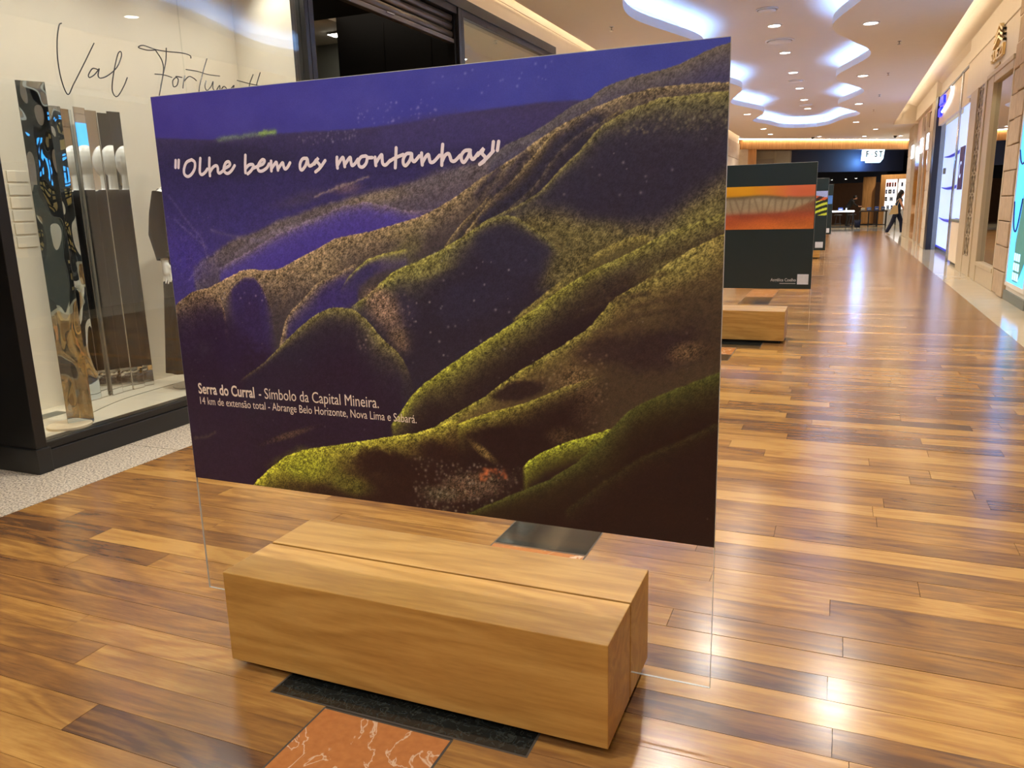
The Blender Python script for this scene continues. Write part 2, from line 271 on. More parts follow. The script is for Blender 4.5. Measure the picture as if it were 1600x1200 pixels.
SHOP_STROKES=[[(3.57,2.577),(3.551,2.56),(3.524,2.473),(3.51,2.362),(3.516,2.253),(3.545,2.179),(3.593,2.241),(3.683,2.366),(3.779,2.503)],[(3.782,2.351),(3.744,2.352),(3.709,2.312),(3.713,2.296),(3.752,2.318),(3.792,2.358)],[(3.792,2.358),(3.777,2.316),(3.793,2.303),(3.848,2.325),(3.925,2.383),(3.972,2.455),(3.972,2.485),(3.946,2.463),(3.902,2.362),(3.871,2.264),(3.875,2.217),(3.905,2.21),(3.961,2.275),(3.999,2.334)],[(4.263,2.541),(4.194,2.529),(4.129,2.531),(4.122,2.539),(4.165,2.553),(4.263,2.544),(4.367,2.548),(4.494,2.559),(4.567,2.554),(4.574,2.535)],[(4.357,2.57),(4.34,2.487),(4.297,2.38),(4.249,2.259),(4.223,2.206)],[(4.262,2.538),(4.305,2.482),(4.309,2.419),(4.269,2.313)],[(4.23,2.386),(4.308,2.391),(4.377,2.384)],[(4.423,2.396),(4.383,2.365),(4.382,2.326),(4.414,2.337),(4.433,2.378),(4.414,2.395),(4.469,2.396)],[(4.499,2.413),(4.479,2.365),(4.467,2.324)],[(4.483,2.372),(4.536,2.411),(4.582,2.404),(4.605,2.391)],[(4.731,2.559),(4.691,2.486),(4.634,2.371),(4.616,2.315)],[(4.515,2.455),(4.628,2.457),(4.725,2.45),(4.843,2.455)],[(4.698,2.406),(4.682,2.363),(4.698,2.338),(4.743,2.371),(4.769,2.408),(4.761,2.359),(4.79,2.349),(4.833,2.389),(4.836,2.355),(4.878,2.388),(4.917,2.364)],[(4.951,2.382),(4.987,2.408),(4.971,2.371),(5.017,2.39),(5.071,2.383)],[(5.215,2.517),(5.171,2.453),(5.144,2.391)],[(5.3,2.543),(5.253,2.463),(5.235,2.417)],[(5.026,2.449),(5.147,2.443),(5.309,2.441)]]
# ------------------------------------------------------------------ palette
FLOOR_STOPS = [(0, (.45, .24, .066, 1)), (.3, (.335, .163, .042, 1)), (.6, (.235, .108, .034, 1)), (.85, (.155, .072, .029, 1)), (1, (.10, .048, .025, 1))]
wood('plank_wood', 'OBJECT', FLOOR_STOPS, rough=.20, gscale=(1.1, 7, 7), contrast=.6, spec=.75, wavy=.6)
wood('plank_wood_far', 'GEOMETRY', FLOOR_STOPS, rough=.20, gscale=(1.1, 7, 7), contrast=.6, spec=.75, wavy=.6)
OAK = [(0, (.37, .18, .036, 1)), (.5, (.48, .255, .058, 1)), (1, (.58, .33, .088, 1))]
wood('bench_oak', None, OAK, rough=.42, gscale=(.9, 6, 6), contrast=.95, wavy=.5)
wood('fascia_oak', None, [(0, (.36, .17, .05, 1)), (.5, (.5, .25, .08, 1)), (1, (.6, .32, .12, 1))], rough=.5, gscale=(9, 9, .4), contrast=.9)
pbr('floor_bed', srgb(40, 26, 16), .8)
pbr('grout', srgb(70, 62, 52), .8)
marble('red_marble', (.54, .21, .062, 1), (.66, .46, .30, 1), rough=.14, scale=5., vw=.013, dark=(.36, .125, .036, 1))
marble('black_granite', (.022, .023, .02, 1), (.035, .038, .032, 1), rough=.1, scale=30., vw=.04, dark=(.006, .006, .005, 1))
speckle('grey_granite', srgb(200, 186, 164), srgb(104, 92, 78), 85., .4, srgb(228, 218, 200), .40)
pbr('cream_stone_floor', srgb(206, 190, 160), .1, vary=.12, nscale=2.5)
pbr('ceiling_paint', srgb(238, 233, 226), .85, vary=.02)
pbr('raised_ceiling_paint', srgb(225, 222, 222), .85, vary=.02)
pbr('lip_paint', srgb(230, 232, 238), .7, vary=.01)
pbr('cream_plaster', srgb(226, 218, 200), .8, vary=.03)
pbr('bulkhead_paint', srgb(230, 218, 198), .8, vary=.03)
pbr('black_frame', srgb(26, 25, 24), .35, vary=.1)
pbr('black_interior', srgb(20, 20, 22), .6, vary=.1)
pbr('grey_panel', srgb(120, 120, 108), .7)
pbr('beige_frame', srgb(196, 176, 142), .45)
pbr('rough_stone', srgb(186, 160, 128), .75, vary=.22, nscale=9., bump=.5)
pbr('tan_stone', srgb(206, 190, 164), .7, vary=.15, nscale=7., bump=.3)
glass('shop_glass', (.96, .97, .95, 1), 1.2, ior=1.5, base=.02)
glass('sheen_glass', (.8, .82, .78, 1), 2.0, ior=1.6, base=.32)
glass('mirror_like_glass', (.9, .92, .88, 1), 2.0, ior=1.6, base=.12)
emis('downlight_lens', (1.0, .95, .86, 1), 14.)
emis('cold_led', (.26, .50, 1.0, 1), COLD)
emis('warm_led_left', (1.0, .86, .66, 1), WARM * 1.3)
emis('warm_led', (1.0, .86, .66, 1), WARM)

FX0, FX1, FY0, FY1 = -3.83, 1.70, -7.0, 40.4
# ------------------------------------------------------------------ floor
fl = MB().box(-9.5, 5.5, -8, 60, -.12, -.021).build('floor', MATS['floor_bed']); tag(fl, kind='structure')
# inlays of marble down the middle of the hall: (x0,x1,y0,y1,material,name)
INL = []
for c in (2.13, 8.60, 15.07, 21.5, 28.0):
    INL += [(-1.56, -.705, c - .42, c + .42, 'black_granite'), (-1.352, -.925, c - .83, c - .43, 'red_marble'), (-1.352, -.925, c + .43, c + .83, 'red_marble'),
            (-1.352, -.925, c - 1.11, c - .84, 'black_granite'), (-1.352, -.925, c + .84, c + 1.11, 'black_granite')]
for (y0, y1, m) in ((11.85, 12.75, 'black_granite'), (12.77, 13.9, 'red_marble')): INL.append((-1.352, -.925, y0, y1, m))
for (x0, x1, y0, y1, m) in INL:
    MB().box(x0 + .004, x1 - .004, y0 + .004, y1 - .004, -.02, .0012).build('marble_tile' if m == 'red_marble' else 'granite_tile', MATS[m], fl)
    MB().box(x0 - .003, x1 + .003, y0 - .003, y1 + .003, -.0205, .0004).build('grout_joint', MATS['grout'], fl)
# planks: rows 13 cm deep running across the hall; breaks and tones of the front rows follow the boards seen there
ROW0, RW = 1.342, .1302
FRONT = {-1: [(-2.6, .25), (-1.35, .3), (0.4, .3)], 0: [(-2.02, .38), (-1.2, .88), (.35, .45)], 1: [(-1.2, .58), (.2, .3)], 2: [(-2.29, .55), (-1.1, .3), (.5, .35)], 3: [(-2.53, .42), (-1.2, .28), (.3, .45)],
         4: [(-3.4, .5), (-1.3, .56), (.1, .3)], 5: [(-1.5, .68), (.058, .86), (1.2, .88)], 6: [(-3.0, .35), (-1.6, .42), (1.0, .2)], 7: [(-2.66, .76), (-1.3, .34), (.041, .8), (1.3, .22)],
         8: [(-3.16, .8), (-1.9, .08), (-.7, .5), (1.1, .26)], 9: [(-3.5, .22), (-2.0, .66), (-.49, .28), (.084, .58), (1.2, .62)], 10: [(-2.7, .5), (-1.2, .45), (.9, .64)], 11: [(-3.2, .4), (-1.6, .55), (.04, .36), (1.4, .78)],
         12: [(-2.2, .48), (-.4, .4), (1.2, .24)], 13: [(-3.0, .6), (-1.0, .3), (.35, .56), (1.5, .5)], 14: [(-2.4, .15), (-.5, .62), (1.2, .7)], 15: [(-3.1, .55), (-1.2, .4), (1.6, .06)], 16: [(-2.1, .5), (-.2, .6), (1.2, .7)]}
pl_mesh = MB().box(0, 1, 0, 1, -1, 0).build('plank', MATS['plank_wood'], fl); proto_me = pl_mesh.data; bpy.data.objects.remove(pl_mesh)
boards = []
k = int(math.floor((FY0 - ROW0) / RW))
rp = random.Random(5)
while ROW0 + k * RW < FY1:
    y0, y1 = ROW0 + k * RW, ROW0 + (k + 1) * RW; segs = []; x = FX0
    for xe, tn in FRONT.get(k, []): segs.append((x, xe, tn)); x = xe
    if k not in FRONT: L = rp.uniform(.2, 1.2); segs.append((x, x + L, min(1, max(0, rp.gauss(.45, .2))))); x += L
    while x < FX1:
        L = rp.choice((.6, .8, 1.0, 1.2, 1.5)) * rp.uniform(.9, 1.1)
        if FX1 - x - L < .3: L = FX1 - x
        segs.append((x, x + L, min(.98, max(.02, rp.gauss(.43, .22))))); x += L
    cuts = [(a, b) for (a, b, c, d, m) in INL if min(d, y1) - max(c, y0) > RW * .5]
    for a, b, tn in segs:
        parts = [(a, min(b, FX1))]
        for ca, cb in cuts:
            nx = []
            for p, q in parts:
                if cb <= p or ca >= q: nx.append((p, q))
                else:
                    if ca - p > .01: nx.append((p, ca))
                    if q - cb > .01: nx.append((cb, q))
            parts = nx
        boards += [(p, q, y0, y1, tn) for p, q in parts if q - p > .02]
    k += 1
rt = random.Random(21)
seen = [b for b in boards if b[2] > 1.15 and (b[0] + b[1]) / 2 > -1.9 * b[3] - .3]
seen.sort(key=lambda b: b[2]); near = seen[:298]; nearset = set(near)
for (p, q, y0, y1, tn) in near:
    o = bpy.data.objects.new('plank', proto_me); col.objects.link(o); o.parent = fl; o['tone'] = tn
    o.location = (p + .0009, y0 + .0009, 0); o.scale = (q - p - .0018, RW - .0018, .02); o.rotation_euler = (rt.gauss(0, .0016), rt.gauss(0, .00025), 0)
mb = MB(); tones = []
for b in boards:
    if b in nearset: continue
    p, q, y0, y1, tn = b; mb.box(p + .0009, q - .0009, y0 + .0009, y1 - .0009, -.02, 0); dz = rt.gauss(0, .00016); tones += [tn] * 8
    mb.v[-8:] = [(a, c, z + (dz if c > y0 + .05 else -dz) if z > -.01 else z) for a, c, z in mb.v[-8:]]
pf = mb.build('plank_field', MATS['plank_wood_far'], fl); tag(pf, kind='stuff')
at = pf.data.attributes.new('tone', 'FLOAT', 'POINT'); at.data.foreach_set('value', tones)
# stone borders along both sides, slab by slab
rp = random.Random(8)
for j in range(15):
    y = -6.0 + j * 1.2
    if y < 12: MB().box(-4.86, FX0 - .004, y + .003, y + 1.197, -.02, 0).build('granite_slab', MATS['grey_granite'], fl)
MB().box(-4.86, FX0 - .004, 12, 40, -.02, -.0005).build('granite_border', MATS['grey_granite'], fl)
for j in range(36): MB().box(FX1 + .004, 3.4, 4.0 + j + .003, 4.0 + j + .997, -.02, 0).build('stone_slab', MATS['cream_stone_floor'], fl)
MB().box(FX1 + .004, 3.4, -7, 4, -.02, -.0005).build('stone_border', MATS['cream_stone_floor'], fl)
MB().box(-9, 5, 40.42, 58, -.02, 0).build('store_floor', MATS['cream_stone_floor'], fl)

# ------------------------------------------------------------------ ceiling with the wavy cove
CZ, RZ = 4.05, 4.42
def wave_r(y): c = math.cos(2 * PI * (y - 16.72) / 5.55); return -.02 + .31 * (c * .75 + .25 * math.copysign(abs(c) ** 1.6, c))
def wave_l(y): c = math.cos(2 * PI * (y - 11.6) / 5.55); return -2.66 - .29 * (c * .75 + .25 * math.copysign(abs(c) ** 1.6, c))
ring = []
y = -5.0
while y < 28.2: ring.append((wave_l(y), y)); y += .18
ring += [(-2.93, 28.25), (-2.86, 28.7), (-2.6, 29.45), (-2.45, 30.2), (-2.34, 30.8), (-2.15, 31.3), (-1.85, 31.62), (-1.5, 31.78), (-1.1, 31.72), (-.75, 31.3), (-.52, 30.6), (-.36, 29.9), (-.2, 29.3), (.02, 28.85), (.18, 28.5)]
y = 28.1
while y > -5.0: ring.append((wave_r(y), y)); y -= .18
RE = 1.465; LE = -4.06
outer = [(LE, -7.5), (RE, -7.5), (RE, 32.8), (2.7, 32.8), (2.7, 41.65), (-4.06, 35.63)]
polys = [[Vector((a, b, 0)) for a, b in outer], [Vector((a, b, 0)) for a, b in ring]]
tri = tessellate_polygon(polys); allp = outer + ring
ce = MB().add([(a, b, CZ) for a, b in allp], [tuple(t) for t in tri]).build('ceiling', MATS['ceiling_paint']); tag(ce, kind='structure')
n = len(ring)
def ribbon(pts, z0, z1, closed=True):
    m = len(pts); v = [(a, b, z0) for a, b in pts] + [(a, b, z1) for a, b in pts]
    return MB().add(v, [(i, (i + 1) % m, m + (i + 1) % m, m + i) for i in range(m if closed else m - 1)])
def offset(pts, d):
    out = []; m = len(pts)
    for i in range(m):
        a = Vector(pts[i - 1]); b = Vector(pts[(i + 1) % m]); t = (b - a).normalized(); nn = Vector((t.y, -t.x)); out.append((pts[i][0] + nn.x * d, pts[i][1] + nn.y * d))
    return out
# which side is outward (away from the opening)
sgn = 1 if offset(ring, .1)[5][0] < ring[5][0] else -1
o1 = offset(ring, .05 * sgn)
lip = ribbon(ring, CZ, CZ + .13); nn = len(lip.v); lip.add([(a, b, CZ + .13) for a, b in ring] + [(a, b, CZ + .13) for a, b in o1], [(i, (i + 1) % n, n + (i + 1) % n, n + i) for i in range(n)])
lip.build('cove_lip', MATS['lip_paint'], ce)
MB().add([(-4.0, -7, RZ), (1.4, -7, RZ), (1.4, 36, RZ), (-4.0, 36, RZ)], [(0, 1, 2, 3)]).build('raised_ceiling', MATS['raised_ceiling_paint'], ce)
o2 = offset(ring, .42 * sgn)
ribbon(o2, CZ + .01, RZ).build('cove_wall', MATS['raised_ceiling_paint'], ce)
s1 = offset(ring, .14 * sgn); s2 = offset(ring, .20 * sgn)
ls = MB().add([(a, b, CZ + .06) for a, b in s1] + [(a, b, CZ + .06) for a, b in s2], [(i, (i + 1) % n, n + (i + 1) % n, n + i) for i in range(n)]).build('cove_light_strip', MATS['cold_led'])
tag(ls, 'cool white light strip hidden behind the wavy ceiling edge', 'light strip')
# right hand slot between ceiling and shopfronts
MB().box(RE - .04, RE, -7.5, 32.8, CZ - .001, CZ + .16).build('slot_lip', MATS['ceiling_paint'], ce)
v = []; prof = [(RE - .5, 4.75), (RE + .1, 4.78), (RE + .5, 4.72), (RE + .75, 4.6), (2.35, 4.48)]
sl = MB()
for (x0, z0), (x1, z1) in zip(prof[:-1], prof[1:]): sl.add([(x0, -7.5, z0), (x1, -7.5, z1), (x1, 32.8, z1), (x0, 32.8, z0)], [(0, 1, 2, 3)])
sl.add([(RE, 32.8, CZ), (2.7, 32.8, CZ), (2.7, 32.8, 4.8), (RE, 32.8, 4.8)], [(0, 1, 2, 3)])
sl.build('slot_soffit', MATS['bulkhead_paint'], ce)
wl = MB().box(RE - .22, RE - .14, -7, 32.6, CZ + .03, CZ + .05).build('slot_light_strip', MATS['warm_led']); tag(wl, 'warm light strip along the right ceiling slot above shopfronts', 'light strip')
# left hand slot
MB().box(LE, LE + .03, -7.5, 35.5, CZ - .001, CZ + .14).build('slot_lip', MATS['ceiling_paint'], ce)
MB().add([(LE + .35, -7.5, 4.45), (-4.3, -7.5, 4.35), (-4.3, 38, 4.35), (LE + .35, 38, 4.45)], [(0, 1, 2, 3)]).build('slot_soffit', MATS['bulkhead_paint'], ce)
wl2 = MB().box(LE + .04, LE + .09, -7, 35.3, CZ + .07, CZ + .09).build('slot_light_strip', MATS['warm_led_left']); tag(wl2, 'warm light strip along the left ceiling slot above shopfronts', 'light strip')

# ------------------------------------------------------------------ end of the hall behind the camera
wb = MB().box(-5.5, 3.2, -7.6, -7.5, 0, 4.8).build('wall_back', MATS['cream_plaster']); tag(wb, kind='structure')
# ------------------------------------------------------------------ left shopfronts (face x = -4.26)
wlft = MB()
wlft.box(-4.42, -4.26, -7.5, 35.6, 3.86, 4.36)                       # bulkhead over the shop windows
wlft.box(-4.42, -4.26, 12.25, 30.2, 0, 3.86)
wlft = tag(wlft.build('wall_left', MATS['bulkhead_paint']), kind='structure')
for j, yy in enumerate(np.arange(30.2, 35.5, 1.1)):
    for i in range(6): MB().box(-4.42, -4.23, yy + .006, yy + 1.094, i * .643 + .005, i * .643 + .638, .008).build('stone_block', MATS['tan_stone'], wlft)
MB().box(-4.24, -4.225, -7, 30, 4.05, 4.051).build('shadow_line', MATS['bulkhead_paint'], wlft)
# black recessed wall left of the window
rec = MB().box(-5.2, -4.86, -7.5, 2.97, 0, 4.0).build('wall_recess', MATS['black_frame']); tag(rec, kind='structure')
MB().box(-4.86, -4.835, -7.5, 2.97, 0, .15, .004).build('plinth', MATS['black_frame'], rec)
MB().box(-4.86, -4.85, 1.2, 2.5, .5, 3.2, .003).build('panel', MATS['black_frame'], rec)
# black window frame
fr = MB().box(-4.86, -4.26, 2.97, 3.04, .0, 3.86, .004).build('trim_1', MATS['black_frame']); tag(fr, kind='structure')
MB().box(-4.40, -4.26, 3.04, 5.90, .0, .125, .004).build('plinth', MATS['black_frame'], fr)
MB().box(-4.38, -4.275, 3.04, 5.90, .127, .172, .004).build('sill', MATS['black_frame'], fr)
MB().box(-4.875, -4.245, 2.955, 3.05, .0, .15, .004).build('base_block', MATS['black_frame'], fr)
MB().box(-4.40, -4.255, 3.04, 12.25, 3.74, 3.86, .004).build('top_beam', MATS['black_frame'], fr)
MB().box(-4.42, -4.27, 3.04, 12.25, 3.66, 3.74, .004).build('beam_step', MATS['black_frame'], fr)
for (a, b) in ((5.88, 5.93), (5.95, 6.02), (8.83, 8.9), (8.92, 8.99), (12.05, 12.22)): MB().box(-4.40, -4.255 if a in (5.88, 8.83) else -4.265, a, b, 0, 3.74, .004).build('upright', MATS['black_frame'], fr)
MB().box(-4.40, -4.26, 8.99, 12.05, .0, .17, .004).build('plinth', MATS['black_frame'], fr)
# window 1: glass in two panes
w1 = MB().box(-4.312, -4.300, 3.045, 4.505, .172, 3.66).build('window_1', MATS['shop_glass']); tag(w1, kind='structure')
MB().box(-4.312, -4.300, 4.508, 5.88, .172, 3.66).build('pane', MATS['shop_glass'], w1)
w2 = MB().box(-4.312, -4.300, 8.99, 12.05, .17, 3.66).build('window_2', MATS['mirror_like_glass']); tag(w2, kind='structure')
# display box behind window 1
db = tag(MB().box(-5.15, -5.05, 3.04, 6.0, .10, 3.70).build('wall_display', MATS['cream_plaster']), kind='structure')
for (a, b) in ((3.04, 3.06), (5.93, 6.0)): tag(MB().box(-5.05, -4.42, a, b, .175, 3.70).build('wall_display_side', MATS['cream_plaster']), kind='structure')
dk = tag(MB().box(-5.05, -4.385, 3.06, 5.90, .02, .172).build('floor_display', MATS['deck_stone']), kind='structure')
tag(MB().box(-5.05, -4.40, 3.06, 5.90, 3.62, 3.70).build('ceiling_display', MATS['cream_plaster']), kind='structure')
MB().box(-4.92, -4.80, 3.42, 3.62, .172, .1735).build('floor_vent', MATS['grey_panel'], dk)
for i in range(6):
    for j in range(4): MB().box(-5.05, -5.042, 3.46 + j * .16, 3.605 + j * .16, 1.28 + i * .085, 1.352 + i * .085, .004).build('relief_tile', MATS['cream_plaster'], db)
# curved groove on the deck
gp = spline([(-4.62, 3.64, .1735), (-4.71, 3.88, .1735), (-4.76, 4.1, .1735), (-4.78, 4.5, .1735), (-4.76, 5.2, .1735)], 8)
MB().tube(gp, .003, 5).build('deck_groove', MATS['grey_panel'], dk)
# track lights of the display
for i, yy in enumerate((3.45, 4.2, 4.95, 5.6)):
    t = thing('display_spotlight', (-4.62, yy, 3.62), 'small round spotlight in the window soffit, %s from the black pillar' % ('first', 'second', 'third', 'fourth')[i], 'spotlight', 'display window spotlights')
    MB().lathe([(.028, 0), (.045, 0), (.045, -.012), (.028, -.012), (.028, 0)], (-4.62, yy, 3.62)).build('trim_ring', MATS['lip_paint'], t)
    MB().lathe([(0, -.004), (.028, -.004)], (-4.62, yy, 3.62)).build('lens', MATS['downlight_lens'], t)
    ld = bpy.data.lights.new('display_lamp', 'SPOT'); ld.energy = DISPLAY_W; ld.color = (1, .96, .88); ld.spot_size = 2.2; ld.spot_blend = .7; ld.shadow_soft_size = .05
    lo = bpy.data.objects.new('display_lamp', ld); col.objects.link(lo); lo.parent = t; lo.location = (0, 0, -.03); lo.rotation_euler = (0, -.25, 0)
# shop name in black script on the glass
sn = thing('shop_lettering', (-4.298, 4.5, 2.2), 'thin black handwritten shop name across the display window glass', 'lettering')
for st in SHOP_STROKES:
    P = spline([(a, b) for a, b in st], 7); MB().tube([(-4.297, p[0], p[1]) for p in P], .0035, 6).build('stroke', MATS['black_frame'], sn)
# dark shop behind the open shutter
ds = MB(); ds.box(-9.0, -8.9, 6.0, 10.0, 0, 3.9); ds.box(-8.9, -4.45, 5.99, 6.03, 0, 3.66); ds.box(-9, -4.42, 6.0, 8.45, 3.70, 3.74)
ds = tag(ds.build('wall_dark_shop', MATS['black_interior']), kind='structure')
dp = tag(MB().box(-6.0, -4.40, 8.93, 8.955, 0, 3.86).build('wall_partition', MATS['black_interior']), kind='structure')
for a in (-5.985, -5.33, -4.68): MB().box(a - .005, a + .005, 8.925, 8.93, 0, 3.7).build('panel_joint', MATS['black_frame'], dp)
gw = tag(MB().box(-9.0, -6.0, 10.0, 10.1, 0, 3.78).build('wall_grey', MATS['grey_panel']), kind='structure')
MB().box(-9.0, -6.0, 8.45, 10.1, 3.78, 3.84).build('lit_soffit', MATS['cream_plaster'], gw)
t = thing('shop_ceiling_light', (-6.35, 9.45, 3.78), 'small lit square lamp in the dark shop ceiling', 'ceiling light')
MB().box(-6.45, -6.28, 9.36, 9.56, 3.755, 3.78, .004).build('housing', MATS['grey_panel'], t)
MB().box(-6.44, -6.29, 9.37, 9.55, 3.750, 3.756).build('diffuser', MATS['downlight_lens'], t)
# backing of window 2: cream interior
b2 = MB().box(-5.6, -5.5, 8.96, 12.9, 0, 3.9); b2.box(-5.5, -4.43, 8.957, 8.985, 0, 3.9); b2.box(-5.5, -4.43, 8.99, 12.9, 3.87, 3.9); b2.box(-5.5, -4.43, 12.9, 12.95, 0, 3.9)
b2 = tag(b2.build('wall_second_display', MATS['cream_plaster']), kind='structure')
for i, yy in enumerate((10.0, 10.63, 11.25, 11.86)):
    t = thing('display_spotlight', (-4.62, yy, 3.79), 'small bright spotlight behind the second window, %s from the shutter' % ('first', 'second', 'third', 'fourth')[i], 'spotlight', 'second window spotlights')
    MB().lathe([(.03, 0), (.05, 0), (.05, -.012), (.03, -.012), (.03, 0)], (-4.62, yy, 3.79)).build('trim_ring', MATS['lip_paint'], t)
    MB().lathe([(0, -.012), (.03, -.008), (.04, .01)], (-4.62, yy, 3.79)).build('lens', MATS['downlight_lens'], t); MB().tube([(-4.62, yy, 3.79), (-4.62, yy, 3.87)], .012, 8).build('stem', MATS['lip_paint'], t)
    ld = bpy.data.lights.new('display_lamp', 'SPOT'); ld.energy = DISPLAY_W * 1.8; ld.color = (1, .95, .84); ld.spot_size = 2.4; ld.spot_blend = .7; ld.shadow_soft_size = .05
    lo = bpy.data.objects.new('display_lamp', ld); col.objects.link(lo); lo.parent = t; lo.location = (0, 0, -.03)
# rolled shutter
sh = thing('roller_shutter', (-4.36, 7.4, 3.35), 'half raised grey metal roller shutter over the dark shop doorway', 'shutter')
for i in range(4):
    z = 3.40 + i * .088
    MB().prism([(-4.345, z), (-4.325, z + .012), (-4.318, z + .042), (-4.325, z + .07), (-4.345, z + .08), (-4.365, z + .07), (-4.365, z + .012)], 'y', 6.02, 8.83).build('slat', MATS['shutter_metal'], sh, True)
MB().box(-4.375, -4.305, 6.02, 8.83, 3.345, 3.392, .006).build('bottom_rail', MATS['shutter_metal'], sh)
MB().box(-4.31, -4.285, 7.28, 7.42, 3.372, 3.386, .003).build('lift_handle', MATS['steel'], sh)
for a in (6.02, 8.79): MB().box(-4.39, -4.30, a, a + .04, 0, 3.74).build('guide_rail', MATS['black_frame'], sh)
# ------------------------------------------------------------------ right shopfronts (face x = 2.2)
wr = MB()
wr.box(2.2, 2.4, -7.5, 19.4, 3.425, 4.55)            # plain fascia of the beige shop
wr.box(2.32, 2.5, 19.4, 25.9, 4.12, 4.52); wr.box(2.2, 2.4, 25.9, 35.3, 4.12, 4.6); wr.box(2.6, 2.7, 35.3, 41.5, 0, 4.1)
wr.box(2.9, 3.0, -7.5, 13.0, 0, 3.42)
wr = tag(wr.build('wall_right', MATS['bulkhead_paint']), kind='structure')
MB().box(2.185, 2.205, 13.2, 19.42, 4.09, 4.105).build('fascia_groove', MATS['beige_frame'], wr)
# stone pier beside the light box: courses of blocks
pier = tag(MB().box(2.26, 2.6, 13.15, 14.05, 0, 4.5).build('wall_pier', MATS['rough_stone']), kind='structure')
z = 0.0; i = 0
while z < 4.4:
    h = .36
    MB().box(2.17 + (.012 if i % 2 else 0), 2.30, 13.15, 13.62 + (.02 if i % 2 else 0), z + .006, z + h - .006, .012).build('stone_block', MATS['rough_stone'], pier)
    MB().box(2.185 + (0 if i % 2 else .012), 2.30, 13.635 + (.02 if i % 2 else 0), 14.12, z + .006, z + h - .006, .012).build('stone_block', MATS['rough_stone'], pier)
    z += h; i += 1
# light box poster (blue, with cord and goods)
lb = thing('light_box', (2.2, 12.4, 0), 'glowing blue lit advertising panel on the nearest right wall', 'light box')
MB().box(2.22, 2.6, 11.7, 13.14, 0, 3.42).build('casing', MATS['bulkhead_paint'], lb)
MB().box(2.19, 2.225, 11.7, 13.14, 0, .13, .004).build('skirting', MATS['grey_panel'], lb)
pn = MB().box(2.2, 2.222, 11.85, 13.04, .26, 3.25).build('lit_panel', MATS['blue_screen'], lb)
fb = MB(); fb.box(2.19, 2.222, 11.78, 11.85, .2, 3.32); fb.box(2.19, 2.222, 13.04, 13.10, .2, 3.32); fb.box(2.19, 2.222, 11.85, 13.04, .2, .26); fb.box(2.19, 2.222, 11.85, 13.04, 3.25, 3.32)
fb.build('frame', MATS['bulkhead_paint'], lb)
for (p, q) in (([(13.04, 2.05), (12.9, 1.9), (12.75, 1.86), (12.5, 1.95)], .012), ([(13.03, 1.36), (12.92, 1.05), (12.78, .96), (12.65, 1.05), (12.5, 1.4)], .012)):
    MB().tube([(2.196, a, b) for a, b in spline(p, 8)], q, 6).build('printed_cord', MATS['navy_print'], pn)
for j in range(3):
    for i in range(3): MB().box(2.192, 2.2, 12.25 + j * .14, 12.36 + j * .14, .32 + i * .13, .42 + i * .13).build('printed_square', MATS['pale_print'], pn)
MB().prism([(12.3, .30), (12.62, .30), (12.66, .8), (12.5, 1.25), (12.4, 1.7), (12.25, 1.9), (12.0, 1.5), (11.95, .6)], 'x', 2.194, 2.2).build('printed_reeds', MATS['reed_print'], pn)
# beige shop: window, frame, lattice, gilt sign
sf = tag(MB().box(2.19, 2.3, 14.12, 14.2, 0, 3.42, .006).build('trim_2', MATS['beige_frame']), kind='structure')
for (a, b, x) in ((15.84, 16.12, 2.175), (16.12, 16.42, 2.19), (16.42, 16.62, 2.2)): MB().box(x, 2.32, a, b, 0, 3.42, .008).build('upright', MATS['beige_frame'], sf)
MB().box(2.19, 2.32, 14.2, 15.84, 0, .27, .006).build('base_panel', MATS['beige_frame'], sf)
MB().box(2.175, 2.32, 14.2, 15.84, .27, .34, .008).build('sill', MATS['beige_frame'], sf)
MB().box(2.18, 2.32, 14.2, 15.84, 3.28, 3.42, .008).build('head_rail', MATS['beige_frame'], sf)
MB().box(2.16, 2.22, 14.12, 16.5, 3.40, 3.47, .008).build('cornice', MATS['beige_frame'], sf)
w3 = tag(MB().box(2.24, 2.252, 14.2, 15.84, .34, 3.28).build('window_3', MATS['sheen_glass']), kind='structure')
bi = MB().box(2.9, 3.0, 13.2, 18.6, 0, 3.6).build('wall_beige_shop', MATS['beige_frame']); tag(bi, kind='structure')
for i, yy in enumerate((14.6, 15.4)):  # unseen lamps, added to brighten the shop behind the glass
    t = thing('added_shop_light', (2.6, yy, 3.42), 'added lamp brightening the beige shop window, %s from the stone pier' % ('first', 'second')[i], 'downlight')
    MB().lathe([(.05, 0), (.07, 0), (.07, -.01), (.05, -.01), (.05, 0)], seg=18).build('trim_ring', MATS['lip_paint'], t, True, (0, 0, 0)); MB().lathe([(0, -.006), (.05, -.006)], seg=18).build('lens', MATS['downlight_lens'], t, False, (0, 0, 0))
    ld = bpy.data.lights.new('added_shop_lamp', 'SPOT'); ld.energy = 40; ld.color = (1, .93, .8); ld.spot_size = 2.4; ld.spot_blend = .7; lo = bpy.data.objects.new('added_shop_lamp', ld); col.objects.link(lo); lo.parent = t; lo.location = (0, 0, -.03)
MB().box(2.32, 2.9, 13.6, 18.6, 3.42, 3.5).build('shop_soffit', MATS['beige_frame'], bi)
